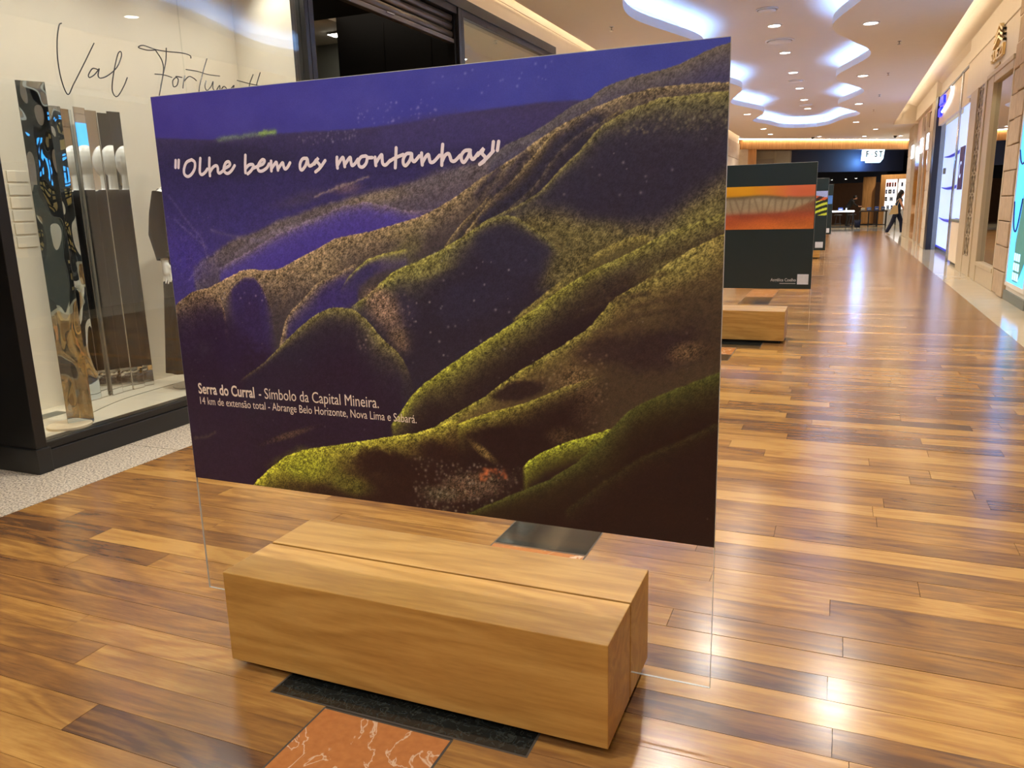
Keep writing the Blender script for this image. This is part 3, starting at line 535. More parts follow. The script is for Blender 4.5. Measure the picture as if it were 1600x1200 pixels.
# lattice panel: pierced screen of crossing circles
lt = thing('lattice_screen', (2.22, 17.2, 0), 'tall beige pierced lattice screen beside the beige shop window', 'lattice')
MB().box(2.18, 2.3, 16.62, 16.86, 0, 3.42, .006).build('side_stile', MATS['beige_frame'], lt)
MB().box(2.18, 2.3, 17.62, 18.5, 0, 3.42, .006).build('side_stile', MATS['beige_frame'], lt)
MB().box(2.19, 2.3, 16.86, 17.62, 0, .34, .006).build('kick_panel', MATS['beige_frame'], lt)
MB().box(2.214, 2.3, 16.86, 17.62, .34, 3.42).build('backing', MATS['dark_glass'], lt)
cell = .38
for i in range(8):
    for j in range(2):
        cy, cz = 16.86 + .19 + j * .38, .34 + .19 + i * cell
        m = MB()
        for q in range(16):
            a0, a1 = 2 * PI * q / 16, 2 * PI * (q + 1) / 16
            v = [(x, cy + r * math.cos(a), cz + r * math.sin(a)) for x in (2.2, 2.205) for a in (a0, a1) for r in (.172, .195)]
            m.add(v, [(0, 1, 3, 2), (4, 6, 7, 5), (0, 2, 6, 4), (1, 5, 7, 3)])
        for sgn_ in (1, -1): m.prism([(cy - .19, cz - .19 * sgn_ - .016), (cy + .19, cz + .19 * sgn_ - .016), (cy + .19, cz + .19 * sgn_ + .016), (cy - .19, cz - .19 * sgn_ + .016)], 'x', 2.2, 2.205)
        m.build('lattice_cell', MATS['beige_frame'], lt)
# gilt sign
gs = thing('gilt_sign', (2.2, 15.7, 3.7), 'raised gilt shop sign with three roof curves above letters', 'sign')
for i, zc in enumerate((3.90, 3.99, 4.08)):
    wd = .46 - i * .06; P = spline([(15.60 - wd, zc - .06), (15.60 - wd * .5, zc - .01), (15.60, zc + .06), (15.60 + wd * .5, zc - .01), (15.60 + wd, zc - .06)], 6)
    m = MB()
    for a, b in zip(P[:-1], P[1:]): m.add([(x, q[0], q[1] + h) for x in (2.14, 2.2) for q in (a, b) for h in (-.02, .02)], [(0, 1, 3, 2), (4, 6, 7, 5), (0, 2, 6, 4), (1, 5, 7, 3)])
    m.build('roof_curve', MATS['gilt'], gs)
v, f = text_mesh('SUEZI', .25, .02, .004, 1.1)
MB().add([(2.17 + p[2], 16.22 - p[0], 3.62 + p[1]) for p in v], f).build('letters', MATS['gilt'], gs)
MB().box(2.18, 2.2, 15.5, 16.0, 3.52, 3.56, .004).build('tag_line', MATS['gilt'], gs)
# white and blue shop
ws = tag(MB().box(2.2, 2.34, 25.3, 25.9, 0, 4.12).build('wall_white_shop', MATS['dark_post']), kind='structure')
MB().box(2.26, 2.34, 19.4, 25.3, 3.35, 4.12).build('sign_band', MATS['cream_lit'], ws)
MB().box(2.235, 2.265, 19.4, 25.35, 4.08, 4.13).build('band_edge', MATS['black_frame'], ws)
MB().box(2.235, 2.265, 20.55, 20.75, 0.0, 4.12).build('post', MATS['steel'], ws)
MB().box(2.3, 2.34, 19.4, 20.5, .985, 3.35).build('side_glazing', MATS['blue_white'], ws)
MB().box(2.45, 2.55, 20.8, 25.3, .15, 3.35).build('white_panel', MATS['blue_white'], ws)
MB().box(2.44, 2.55, 20.8, 25.3, .10, .15).build('panel_base', MATS['blue_paint'], ws)
for zc in (2.55, 1.75, .95):
    P = spline([(2.44, 24.9, zc - .05), (2.44, 23.6, zc - .09), (2.44, 22.0, zc - .07), (2.44, 20.8, zc)], 6); MB().tube(P, [.008 + .03 * min(1, i / 8) for i in range(len(P))], 6).build('blue_swoosh', MATS['blue_paint'], ws)
MB().box(2.285, 2.3, 19.6, 20.3, 1.6, 2.5).build('purple_poster', MATS['purple_print'], ws)
v, f = text_mesh('C', .5, .002); MB().add([(2.282 + p[2], 20.2 - p[0], 1.85 + p[1]) for p in v], f).build('poster_letter', MATS['blue_white'], ws)
MB().box(2.40, 2.46, 24.4, 24.6, 2.05, 2.2, .01).build('door_lock', MATS['grey_panel'], ws)
sg = thing('blue_logo_sign', (2.2, 23, 3.5), 'glowing blue shop logo with pale tail on a cream band', 'sign')
MB().prism([(24.5, 3.55), (24.9, 3.55), (25.0, 3.75), (24.5, 3.78)], 'x', 2.2, 2.26).build('blue_dot', MATS['blue_glow'], sg)
MB().prism([(23.9, 3.82), (24.9, 3.84), (24.75, 4.02), (24.0, 4.02)], 'x', 2.2, 2.26).build('blue_stroke', MATS['blue_glow'], sg)
MB().tube(spline([(2.22, 24.2, 3.62), (2.22, 23.3, 3.68), (2.22, 22.6, 3.78), (2.22, 22.3, 3.95), (2.22, 22.5, 4.02)], 6), .03, 6).build('white_tail', MATS['white_glow'], sg)
ct = thing('shop_counter', (2.4, 19.5, 0), 'cream boxed counter standing in the white shop doorway', 'counter')
MB().box(2.24, 2.75, 18.62, 20.3, .06, .92, .01).build('body', MATS['cream_lit'], ct); MB().box(2.22, 2.78, 18.58, 20.34, .92, .97, .006).build('top', MATS['grey_panel'], ct); MB().box(2.28, 2.7, 18.68, 20.24, 0, .06).build('plinth', MATS['black_frame'], ct)
tag(MB().box(3.3, 3.4, 18.6, 25.9, 0, 3.6).build('wall_white_shop_back', MATS['blue_white']), kind='structure')
# amber glass shop further on
ag = tag(MB().box(2.2, 2.5, 25.9, 26.9, 0, 4.12).build('wall_amber_shop', MATS['tan_stone']), kind='structure')
for i in range(7): MB().box(2.185, 2.22, 25.91, 26.89, i * .55 + .006, i * .55 + .544, .006).build('stone_block', MATS['tan_stone'], ag)
MB().box(2.3, 2.4, 26.9, 33.0, 3.4, 4.12).build('upper_panel', MATS['pink_panel'], ag)
MB().box(2.27, 2.31, 28.0, 30.2, 3.55, 4.0, .01).build('menu_board', MATS['bronze_panel'], ag)
for (a, b) in ((26.95, 28.3), (28.5, 29.6), (30.6, 32.4)): MB().box(2.25, 2.3, a, b, .05, 3.2).build('amber_panel', MATS['amber'], ag)
for a in (28.3, 29.75): MB().box(2.2, 2.3, a, a + .2, 0, 4.0).build('mullion', MATS['tan_stone'], ag)
for (a, b) in ((26.95, 27.5), (29.0, 29.7), (32.6, 33.4)): MB().box(2.17, 2.2, a, b, 2.85, 3.3).build('lit_letter', MATS['white_glow'], ag)
MB().box(2.2, 2.6, 33.0, 35.3, 0, 4.12).build('end_pier', MATS['tan_stone'], ag)
for i in range(8): MB().box(2.185, 2.21, 33.02, 35.28, i * .5 + .006, i * .5 + .494, .006).build('stone_block', MATS['tan_stone'], ag)
# dark shop opposite the display window: shelves with gilt goods and blue screens (seen in the mirrors)
op = thing('shelf_unit', (2.7, 5.2, 0), 'dark shelving with yellow lit boxes, seen reflected in the window mirrors', 'shelving')
MB().box(2.8, 2.9, 1.0, 9.5, 0, 3.42).build('back_panel', MATS['black_interior'], op)
for i in range(5): MB().box(2.45, 2.8, 2.0, 8.5, .9 + i * .35, .93 + i * .35).build('shelf', MATS['black_frame'], op)
for i in range(4):
    for j in range(7): MB().box(2.55, 2.75, 2.2 + j * .9, 2.75 + j * .9, .93 + i * .35, 1.13 + i * .35, .01).build('gilt_box', MATS['gilt'], op)
for i in range(2):
    for j in range(5): MB().box(2.76, 2.8, 2.4 + j * 1.2, 3.0 + j * 1.2, 2.55 + i * .3, 2.72 + i * .3).build('blue_screen', MATS['blue_screen'], op)
# ------------------------------------------------------------------ far shop across the end of the hall
FA = .7271; FC, FS = math.cos(FA), math.sin(FA)
def far(mb):
    """from shopfront metres (along, depth, height) to the slanting far shopfront"""
    mb.v = [(-4.1 + a * FC - b * FS, 35.6 + a * FS + b * FC, z) for a, b, z in mb.v]; return mb
fe = tag(far(MB().box(0, 9.1, 0.02, .3, 3.63, 4.06)).build('wall_far', MATS['fascia_oak']), kind='structure')
for i in range(27): far(MB().box(.01 + i * .33, .01 + i * .33 + .324, 0, .02, 3.64, 4.02)).build('oak_panel', MATS['fascia_oak'], fe)
far(MB().box(-.3, .3, .02, .3, 0, 3.63)).build('side_stone', MATS['tan_stone'], fe)
far(MB().box(.3, .72, 0.02, .3, 0, 3.63)).build('oak_jamb', MATS['fascia_oak'], fe)
far(MB().box(-.2, 8.9, -.06, -.02, 4.035, 4.047)).build('light_gap', MATS['warm_led'], fe)
far(MB().box(.72, 2.9, .5, .52, 0, 3.63)).build('glass_side', MATS['mirror_like_glass'], fe); far(MB().box(2.2, 2.9, .6, .75, 0, 3.63)).build('stone_post', MATS['grey_panel'], fe)
far(MB().box(2.9, 9.6, .9, .95, 2.7, 4.0)).build('sign_backing', MATS['navy_paint'], fe)
far(MB().box(0, 8.6, .3, 4.0, 3.95, 4.05)).build('store_soffit', MATS['navy_paint'], fe)
MB().box(-9, 6, 57.9, 58, 0, 4.2).build('back_wall', MATS['navy_paint'], fe); MB().box(-9, 6, 38.6, 58, 4.06, 4.12).build('store_ceiling', MATS['navy_paint'], fe)
MB().box(-9.1, -9, 36, 58, 0, 4.05).build('side_wall', MATS['navy_paint'], fe); MB().box(5, 5.1, 41.5, 58, 0, 4.05).build('side_wall', MATS['navy_paint'], fe)
MB().box(-9, 2.2, 52.0, 52.3, 2.4, 4.0).build('bulkhead', MATS['navy_paint'], fe)
MB().box(-9, 5.0, 54.0, 54.2, 0, 2.6).build('oak_back_wall', MATS['fascia_dark'], fe)
for i, (x, yy, z) in enumerate(((-2.6, 40, 3.75), (-1.6, 42, 3.85), (-.3, 44, 3.85), (.5, 45, 3.85), (-3.0, 39, 3.7), (-.75, 51, 2.6), (.0, 51, 2.62), (.55, 51, 2.64))):
    t = thing('track_spot', (x, yy, z), ('black track spotlight over the far store front, %s from the left' % ('second', 'third', 'fourth', 'fifth', 'first')[i]) if i < 5 else 'tiny white spotlight low at the back of the far store, %s from the left' % ('first', 'second', 'third')[i - 5], 'spotlight', 'far store spotlights')
    MB().lathe([(0, .2), (.05, .2), (.06, 0), (.05, -.01)], (x, yy, z), 10).build('can', MATS['black_frame'], t); MB().lathe([(0, -.012), (.06, -.012)], (x, yy, z), 10).build('lens', MATS['downlight_lens'], t)
# lit sign
fs = thing('store_sign', (1.1, 40.2, 3.3), 'bright white backlit sign with angular outline over far store', 'sign')
S0 = 6.42
far(MB().prism([(S0, 3.60), (S0 + 1.19, 3.62), (S0 + 1.13, 3.21), (S0 + .96, 3.05), (S0 + .22, 3.05), (S0 + .22, 3.13), (S0 - .03, 3.13)], 'y', .04, .14)).build('panel', MATS['sign_white'], fs)
for ch, x in (('F', .13), ('S', .62), ('T', .86)):
    v, f = text_mesh(ch, .36, .004, .012); far(MB().add([(S0 + x + p[0], .034 - p[2], 3.30 + p[1]) for p in v], f)).build('letter', MATS['black_frame'], fs)
far(MB().prism([(S0 + .42, 3.39), (S0 + .50, 3.39), (S0 + .46, 3.46)], 'y', .03, .04)).build('small_mark', MATS['black_frame'], fs)
far(MB().box(S0 + .55, S0 + .95, .03, .04, 3.20, 3.215)).build('rule', MATS['black_frame'], fs)
sl_ = bpy.data.lights.new('sign_glow', 'POINT'); sl_.energy = 60; sl_.color = (.15, .4, 1); sl_.shadow_soft_size = .2
so = bpy.data.objects.new('sign_glow', sl_); col.objects.link(so); so.parent = fs; so.location = (-.3, .5, -.2)
# ridge lines of the mountain print, in print units (1408 x 1000)
PRINT = dict(
 farhill=[(-13,97),(75,104),(176,112),(333,108),(461,110),(600,112),(732,107),(826,97),(1044,87),(1111,88),(1164,96),(1409,113)],
 midbrown=[(68,425),(203,358),(286,334),(366,309),(481,277),(588,260),(657,248),(756,227),(851,206),(971,177),(1057,125)],
 valley=[(153,425),(239,390),(343,344),(441,311),(534,283),(604,272),(671,282),(720,295),(816,290),(910,259)],
 R0=[(912,193),(967,161),(1010,148),(1060,123),(1099,99),(1147,84),(1159,73),(1192,61),(1244,51),(1294,44),(1326,36),(1367,19),(1406,9)],
 R1=[(-14,532),(1,522),(64,485),(119,474),(174,452),(231,428),(269,425),(298,429),(350,424),(405,402),(468,375),(517,353),(620,337),(745,308),(793,289),(831,271),(900,229),(966,197),(988,185),(1027,161),(1063,141),(1107,121),(1155,103),(1208,87),(1263,77),(1335,75),(1408,78)],
 G1=[(796,383),(846,325),(901,283),(932,249),(970,222),(988,199),(1002,185)],
 G2=[(812,387),(861,340),(921,274),(983,226),(1034,176),(1063,144),(1084,139)],
 G3=[(891,346),(953,300),(1012,257),(1041,225),(1070,188),(1111,155),(1164,132),(1209,108)],
 D1=[(-14,532),(6,516),(64,485),(118,478),(161,505),(183,545),(183,636),(178,724)],
 D2=[(163,506),(192,470),(233,444),(273,443),(298,480),(322,535),(324,616),(327,665)],
 T2=[(323,624),(337,593),(354,546),(382,521),(409,500),(464,454),(521,431),(576,408)],
 F1=[(516,487),(529,464),(553,435),(601,402),(650,388),(715,377)],
 R2=[(779,390),(827,365),(875,340),(911,318),(938,306),(977,291),(1007,276),(1041,255),(1066,229),(1091,209),(1115,188),(1139,163),(1161,141),(1200,121),(1237,108),(1280,97),(1344,94),(1409,93)],
 LOW=[(967,320),(1011,299),(1090,310),(1130,330),(1209,341),(1284,335),(1314,318),(1357,286),(1405,253),(1420,240)],
 D3=[(530,530),(553,511),(619,467),(675,427),(729,408),(781,388),(827,365),(875,338),(915,315),(956,308),(976,312),(1015,334),(1047,355),(1073,382),(1088,408),(1094,448)],
 D4=[(176,724),(215,698),(271,663),(321,624),(375,582),(427,544),(464,525),(500,515),(553,517),(590,543),(633,588),(674,620),(697,661),(712,707)],
 F5=[(961,533),(980,518),(1069,450),(1114,413),(1164,382),(1217,359),(1269,351)],
 R5=[(635,804),(675,756),(700,720),(740,684),(764,670),(833,624),(898,580),(961,541),(1021,503),(1080,461),(1136,426),(1180,407),(1231,384),(1295,351),(1416,310)],
 R6=[(686,835),(758,791),(827,748),(893,707),(958,656),(1019,618),(1079,582),(1136,546),(1164,513),(1191,481),(1244,449),(1296,412),(1345,382),(1417,346)],
 R7=[(686,832),(757,806),(826,776),(892,749),(987,718),(1077,677),(1112,664),(1191,634)],
 R10=[(194,1005),(213,987),(258,948),(314,909),(375,884),(469,863),(591,837),(705,811),(761,793),(826,760)],
 R9=[(975,877),(990,855),(1027,828),(1088,798),(1158,772),(1192,757)],
 R8=[(780,1027),(884,973),(1038,893),(1111,843),(1163,791),(1192,754),(1225,718),(1279,684),(1352,649),(1404,625),(1426,616)],
 R11=[(1074,965),(1163,886),(1248,819),(1328,776),(1405,729)],
)
def paint_mountains(W, H):
    rs = np.random.RandomState(7)
    gx, gy = np.meshgrid(np.linspace(0, 1408, W), np.linspace(0, 1000, H))
    def vnoise(sx, sy, seed):
        r = np.random.RandomState(seed); g = r.rand(int(1000 / sy) + 3, int(1408 / sx) + 3)
        fx, fy = gx / sx, gy / sy; ix, iy = fx.astype(int), fy.astype(int); tx, ty = fx - ix, fy - iy
        tx = tx * tx * (3 - 2 * tx); ty = ty * ty * (3 - 2 * ty)
        return (g[iy, ix] * (1 - tx) + g[iy, ix + 1] * tx) * (1 - ty) + (g[iy + 1, ix] * (1 - tx) + g[iy + 1, ix + 1] * tx) * ty
    n1 = vnoise(90, 70, 1) * .5 + vnoise(40, 30, 2) * .3 + vnoise(18, 14, 3) * .2
    n2 = vnoise(9, 8, 4) * .5 + vnoise(5, 5, 5) * .5
    n3 = rs.rand(H, W)
    grass = (n2 * .5 + n3 * .5 - .5) * 2.6
    sm = lambda t: np.clip(t, 0, 1) ** 2 * (3 - 2 * np.clip(t, 0, 1))
    C = lambda c: np.array(c, float) / 255
    t = gx / 1408; v = gy / 1000
    img = C((68, 60, 134)) * (1 - t[..., None]) + C((58, 66, 146)) * t[..., None]
    img = img * (1 - .25 * sm((.35 - np.abs(v - .12) * 3))[..., None] * (1 - t[..., None]))
    img = img + (n1 - .5)[..., None] * .05
    def put(mask, col):
        m = mask[..., None]
        img[...] = img * (1 - m) + col * m
    def layer(key, dark, lit, th, rim=.5, speck=.25, depth=None, soft=2.0, warp=5, lit2=None, p=1.3, fx=14, dark2=None, d2=200):
        P = np.array(PRINT[key], float); o = np.argsort(P[:, 0]); P = P[o]
        xx = gx + (n1 - .5) * warp * 2; yy = gy + (n2 - .5) * warp * .6
        yr = np.interp(xx, P[:, 0], P[:, 1])
        yr = (yr + np.interp(xx - 7, P[:, 0], P[:, 1]) + np.interp(xx + 7, P[:, 0], P[:, 1])) / 3
        sl = (np.interp(xx + 6, P[:, 0], P[:, 1]) - np.interp(xx - 6, P[:, 0], P[:, 1])) / 12
        d = (yy - yr) / np.sqrt(1 + sl * sl)
        m = sm(d / soft + .5) * sm((gx - P[0, 0]) / fx + (P[0, 0] < 4)) * sm((P[-1, 0] - gx) / fx + (P[-1, 0] > 1404))
        if depth: m = m * sm((depth - d) / (depth * .5))
        if isinstance(th, (list, tuple)): th_ = np.interp(gx, np.linspace(P[0, 0], P[-1, 0], len(th)), th)
        else: th_ = th
        k = np.exp(-(np.maximum(d, 0) / (th_ * (.65 + .7 * n1))) ** p)
        lc = C(lit)
        if lit2 is not None: lc = lc + (C(lit2) - lc) * sm((gx - P[0, 0]) / (P[-1, 0] - P[0, 0]))[..., None]
        dk = C(dark)
        if dark2 is not None: dk = dk + (C(dark2) - dk) * sm(d / d2)[..., None]
        col = dk * (1 + .15 * grass[..., None]) * (1 - k[..., None]) + lc * (1 + speck * 1.5 * grass[..., None]) * k[..., None]
        col = col + (np.exp(-(np.maximum(d, 0) / 3.0) ** 2) * rim * .35)[..., None] * lc
        put(m, col)
    def blob(cx, cy, rx, ry, col, a=1., rot=0, speck=.1, hard=.5):
        c, s = math.cos(rot), math.sin(rot); dx, dy = gx - cx, gy - cy
        q = np.sqrt(((dx * c + dy * s) / rx) ** 2 + ((-dx * s + dy * c) / ry) ** 2) + (n1 - .5) * .5 + (n2 - .5) * .15
        put(sm((1 - q) / hard) * a, C(col) * (1 + speck * grass[..., None]))
    def line(pts, w, col, a=1.):
        P = np.array(pts, float); best = np.full(gx.shape, 1e9)
        xx = gx + (n1 - .5) * 14 + (n2 - .5) * 5; yy = gy + (n2 - .5) * 7
        for (x0, y0), (x1, y1) in zip(P[:-1], P[1:]):
            L = (x1 - x0) ** 2 + (y1 - y0) ** 2; u = np.clip(((xx - x0) * (x1 - x0) + (yy - y0) * (y1 - y0)) / L, 0, 1)
            best = np.minimum(best, (xx - x0 - u * (x1 - x0)) ** 2 + (yy - y0 - u * (y1 - y0)) ** 2)
        put(np.exp(-best / (w * w)) * a, C(col) * (1 + .3 * grass[..., None]))
    def specks(x0, x1, y0, y1, n, col, r=2.2, a=.8, seed=0):
        q = np.random.RandomState(seed + 50)
        for _ in range(n):
            x, y = q.uniform(x0, x1), q.uniform(y0, y1); rr = r * q.uniform(.5, 1.3); i = int(y / 1000 * (H - 1)); j = int(x / 1408 * (W - 1)); k = 4
            a0, a1, b0, b1 = max(0, i - k), min(H, i + k + 1), max(0, j - k), min(W, j + k + 1)
            w = np.exp(-((gx[a0:a1, b0:b1] - x) ** 2 + (gy[a0:a1, b0:b1] - y) ** 2) / (rr * rr))[..., None] * a * q.uniform(.4, 1)
            img[a0:a1, b0:b1] = img[a0:a1, b0:b1] * (1 - w) + C(col) * w
    layer('farhill', (48, 44, 78), (60, 54, 84), 40, 0, .08, dark2=(62, 54, 112), d2=330, soft=8)
    blob(840, 130, 330, 45, (62, 56, 100), .7, -.05); blob(250, 165, 230, 50, (46, 42, 66), .8)
    line([(200, 113), (290, 108), (370, 104)], 6, (96, 110, 96), .8); line([(330, 106), (372, 104)], 5, (122, 150, 78), .8)
    blob(280, 112, 150, 6, (50, 46, 62), .0)
    specks(430, 600, 112, 140, 60, (150, 145, 160), 1.8, .6, 1); specks(600, 800, 60, 105, 45, (160, 150, 185), 2, .6, 2); specks(780, 1080, 10, 60, 22, (150, 150, 190), 2, .6, 3)
    layer('midbrown', (72, 66, 82), (92, 84, 84), 60, .1, .3, soft=14, dark2=(62, 54, 100), d2=170, warp=12)
    blob(640, 262, 150, 26, (118, 106, 88), .75, -.12, .5, .9); blob(560, 240, 60, 20, (120, 96, 90), .5, -.1, .4, .9); blob(420, 262, 120, 26, (66, 60, 84), .8, -.2, .2, .9)
    line([(470, 256), (540, 236), (620, 216)], 3, (150, 134, 120), .6)
    blob(800, 225, 130, 28, (84, 78, 84), .7, -.25, .4, .9)
    layer('valley', (70, 60, 132), (104, 92, 108), 14, .4, .3, soft=4, dark2=(64, 52, 128), d2=120, warp=10)
    line([(210, 392), (270, 360), (340, 338), (420, 318), (480, 306)], 5, (120, 110, 124), .55); line([(150, 330), (250, 350), (330, 360)], 4, (98, 90, 110), .4)
    blob(60, 400, 120, 110, (64, 54, 128), .7, 0, .2, .9)
    for q in ([(20, 240), (70, 300), (120, 350), (128, 400), (60, 455)], [(30, 300), (95, 345), (130, 372)]): line(q, 3.5, (112, 104, 142), .3)
    specks(5, 160, 270, 460, 90, (140, 132, 165), 1.6, .45, 4)
    layer('R0', (66, 64, 92), (86, 82, 84), 30, .25, .25, dark2=(60, 58, 92), d2=60, lit2=(96, 88, 74))
    layer('R1', (70, 62, 66), (130, 112, 84), [34, 60, 60, 70, 40, 30, 22, 18, 16], .8, .5, lit2=(112, 100, 72), dark2=(58, 52, 58), d2=90)
    blob(470, 425, 110, 45, (128, 112, 84), .65, -.45, .7, .9); blob(720, 335, 110, 24, (120, 108, 74), .6, -.25, .6, .9)
    layer('G1', (52, 47, 52), (104, 92, 66), 9, .6, .5, depth=36)
    layer('G2', (56, 50, 52), (116, 102, 68), 10, .6, .5, depth=40)
    layer('G3', (44, 40, 54), (96, 86, 62), 7, .5, .5, depth=46)
    line([(1150, 128), (1080, 165), (1030, 225), (985, 265), (930, 300), (900, 320)], 14, (42, 40, 56), .9)
    line([(1000, 190), (960, 235), (925, 265)], 11, (46, 42, 56), .8); line([(940, 215), (905, 245), (890, 265)], 9, (44, 40, 54), .8)
    layer('T2', (50, 44, 86), (124, 108, 80), 16, .4, .5, depth=120, soft=4, dark2=(52, 44, 92), d2=60)
    layer('F1', (62, 54, 92), (132, 128, 62), 10, .5, .4, depth=50)
    blob(500, 500, 90, 46, (56, 46, 96), .9, -.6, .2, .6); blob(585, 440, 80, 22, (52, 46, 82), .9, -.5, .2, .7)
    layer('D2', (54, 44, 86), (110, 94, 76), 6, .2, .5, soft=10, dark2=(50, 38, 72), d2=100, fx=40)
    blob(165, 660, 110, 90, (46, 34, 60), .9, .3, .1, .8)
    layer('D1', (44, 36, 52), (104, 88, 68), [30, 44, 40, 22], .3, .6, dark2=(44, 32, 56), d2=110, fx=10, depth=190)
    blob(120, 690, 160, 80, (44, 32, 54), .9, .3, .1, .8)
    blob(90, 860, 420, 270, (42, 29, 46), 1., 0, .12, .35); blob(165, 640, 60, 120, (46, 34, 60), .9, 0, .12, .7)
    specks(160, 300, 470, 520, 14, (170, 160, 170), 2, .8, 5)
    layer('R2', (46, 43, 58), (98, 92, 60), [10, 10, 8, 8, 10, 12, 20, 30, 36, 40], .8, .45, lit2=(104, 100, 58), dark2=(44, 40, 54), d2=150)
    specks(1200, 1408, 95, 160, 260, (150, 142, 100), 2, .5, 6); specks(960, 1400, 130, 280, 24, (170, 165, 160), 2.2, .6, 7)
    layer('LOW', (80, 74, 50), (94, 87, 54), 60, 0, .6, soft=70, p=1.0, dark2=(70, 64, 46), d2=120)
    blob(1350, 330, 100, 44, (110, 106, 60), .6, -.5, .5, .9); blob(1130, 345, 150, 34, (98, 92, 58), .6, 0, .5, .9)
    layer('D3', (46, 42, 58), (132, 130, 62), [8, 18, 30, 36, 26, 16, 14, 12, 10], .5, .5, soft=3, dark2=(42, 36, 48), d2=120, lit2=(100, 96, 58), fx=50)
    blob(760, 420, 110, 34, (118, 114, 62), .6, -.25, .6, .7); blob(700, 385, 90, 34, (126, 122, 62), .35, -.5, .5, .8)
    blob(960, 385, 105, 58, (45, 42, 58), .95, .25, .15, .45); blob(880, 480, 150, 70, (44, 40, 56), .95, -.35, .15, .6)
    blob(700, 520, 60, 60, (50, 44, 60), .8, 0, .15, .8)
    specks(760, 1000, 360, 520, 14, (190, 185, 180), 2.2, .7, 8)
    blob(640, 520, 60, 90, (112, 92, 74), .75, -.6, .8, .8); blob(690, 590, 46, 40, (104, 86, 66), .7, -.5, .8, .8)
    layer('D4', (42, 36, 50), (106, 100, 58), [4, 6, 8, 16, 26, 30, 26, 14], .4, .5, dark2=(40, 28, 44), d2=150, fx=50)
    blob(640, 510, 36, 60, (122, 100, 84), .7, -.7, .9, .8); blob(672, 575, 40, 34, (108, 90, 70), .6, -.5, .9, .8)
    specks(560, 720, 470, 620, 120, (190, 170, 150), 2, .5, 9)
    blob(740, 580, 70, 60, (42, 36, 48), .8, -.5, .1, .6)
    layer('F5', (76, 68, 46), (112, 104, 56), 16, .4, .5, depth=50, soft=5)
    blob(1090, 410, 70, 50, (88, 82, 52), .8, -.6, .7, .9); blob(1060, 440, 60, 30, (80, 74, 48), .7, -.6, .7, .9)
    layer('R5', (44, 34, 40), (134, 138, 50), [14, 24, 34, 34, 30, 28, 34, 44, 40], .6, .45, lit2=(108, 104, 56), dark2=(38, 27, 32), d2=70)
    specks(720, 960, 480, 620, 16, (190, 185, 170), 2.2, .7, 10)
    layer('R6', (84, 68, 46), (116, 116, 48), [10, 16, 18, 20, 22, 24, 40, 60], .5, .55, lit2=(112, 104, 58), dark2=(62, 50, 38), d2=120)
    blob(1320, 420, 120, 40, (122, 116, 62), .6, -.35, .6, .9)
    for a, b, c, d in ((1110, 520, 1260, 470), (1130, 490, 1290, 430), (1150, 555, 1330, 500), (1230, 500, 1390, 480)): line([(a, b), ((a + c) / 2, (b + d) / 2 - 12), (c, d)], 6, (58, 46, 36), .6)
    blob(1280, 580, 150, 62, (46, 33, 34), .95, -.25, .2, .6); blob(1170, 590, 90, 50, (48, 35, 34), .9, -.3, .2, .7); blob(975, 690, 85, 24, (40, 28, 30), .95, -.25, .2, .5)
    blob(1340, 585, 60, 30, (96, 78, 52), .6, -.3, .9, .8); blob(1110, 680, 70, 80, (98, 80, 54), .8, .5, .9, .8); blob(1060, 740, 110, 34, (92, 76, 48), .7, -.1, .9, .8)
    specks(1030, 1180, 600, 780, 130, (180, 160, 120), 2, .5, 11)
    layer('R7', (40, 25, 27), (150, 152, 52), [20, 26, 24, 22, 16, 8], .5, .45, lit2=(104, 98, 52), dark2=(36, 22, 24), d2=40, soft=3, fx=120)
    blob(940, 800, 130, 44, (36, 22, 24), .97, -.12, .15, .5); blob(1080, 790, 60, 34, (80, 66, 44), .5, 0, .8, .8)
    layer('R10', (46, 28, 26), (156, 160, 50), [20, 46, 56, 52, 40, 34, 30, 26], .5, .5, lit2=(146, 144, 56), dark2=(40, 24, 24), d2=130)
    blob(380, 930, 140, 60, (140, 146, 46), .8, -.15, .6, .8); blob(500, 960, 110, 40, (92, 92, 36), .7, .1, .7, .8)
    blob(640, 900, 130, 50, (40, 24, 24), .97, .05, .15, .5); blob(770, 870, 70, 60, (40, 24, 24), .9, .4, .15, .6)
    blob(880, 840, 60, 16, (120, 104, 56), .6, .6, .8, .8)
    blob(330, 850, 120, 12, (84, 66, 50), .6, -.35, .9, .8)
    layer('R9', (60, 56, 28), (142, 152, 50), 18, .4, .5, depth=60)
    blob(840, 935, 150, 46, (74, 60, 48), .85, -.3, .9, .6); blob(760, 960, 80, 30, (70, 64, 50), .8, 0, .9, .7)
    for s_, c_ in ((12, (150, 146, 112)), (13, (60, 52, 40)), (14, (188, 182, 160))): specks(690, 980, 870, 1000, 130, c_, 2.6, .5, s_)
    specks(870, 940, 880, 910, 34, (190, 104, 60), 4, .7, 15)
    layer('R8', (40, 30, 22), (70, 74, 34), [6, 10, 16, 22, 26, 34], .3, .3, dark2=(33, 19, 19), d2=110, soft=4)
    layer('R11', (34, 20, 20), (46, 40, 24), 14, 0, .3, depth=60, soft=10)
    blob(200, 700, 260, 90, (40, 26, 46), .45, 0, .1, .9); blob(120, 620, 160, 90, (40, 26, 48), .5, 0, .1, .9)
    line([(10, 885), (60, 878), (90, 862)], 4, (84, 76, 60), .5)
    specks(0, 1408, 500, 950, 50, (170, 160, 150), 1.6, .5, 16)
    return np.clip(img, 0, 1)
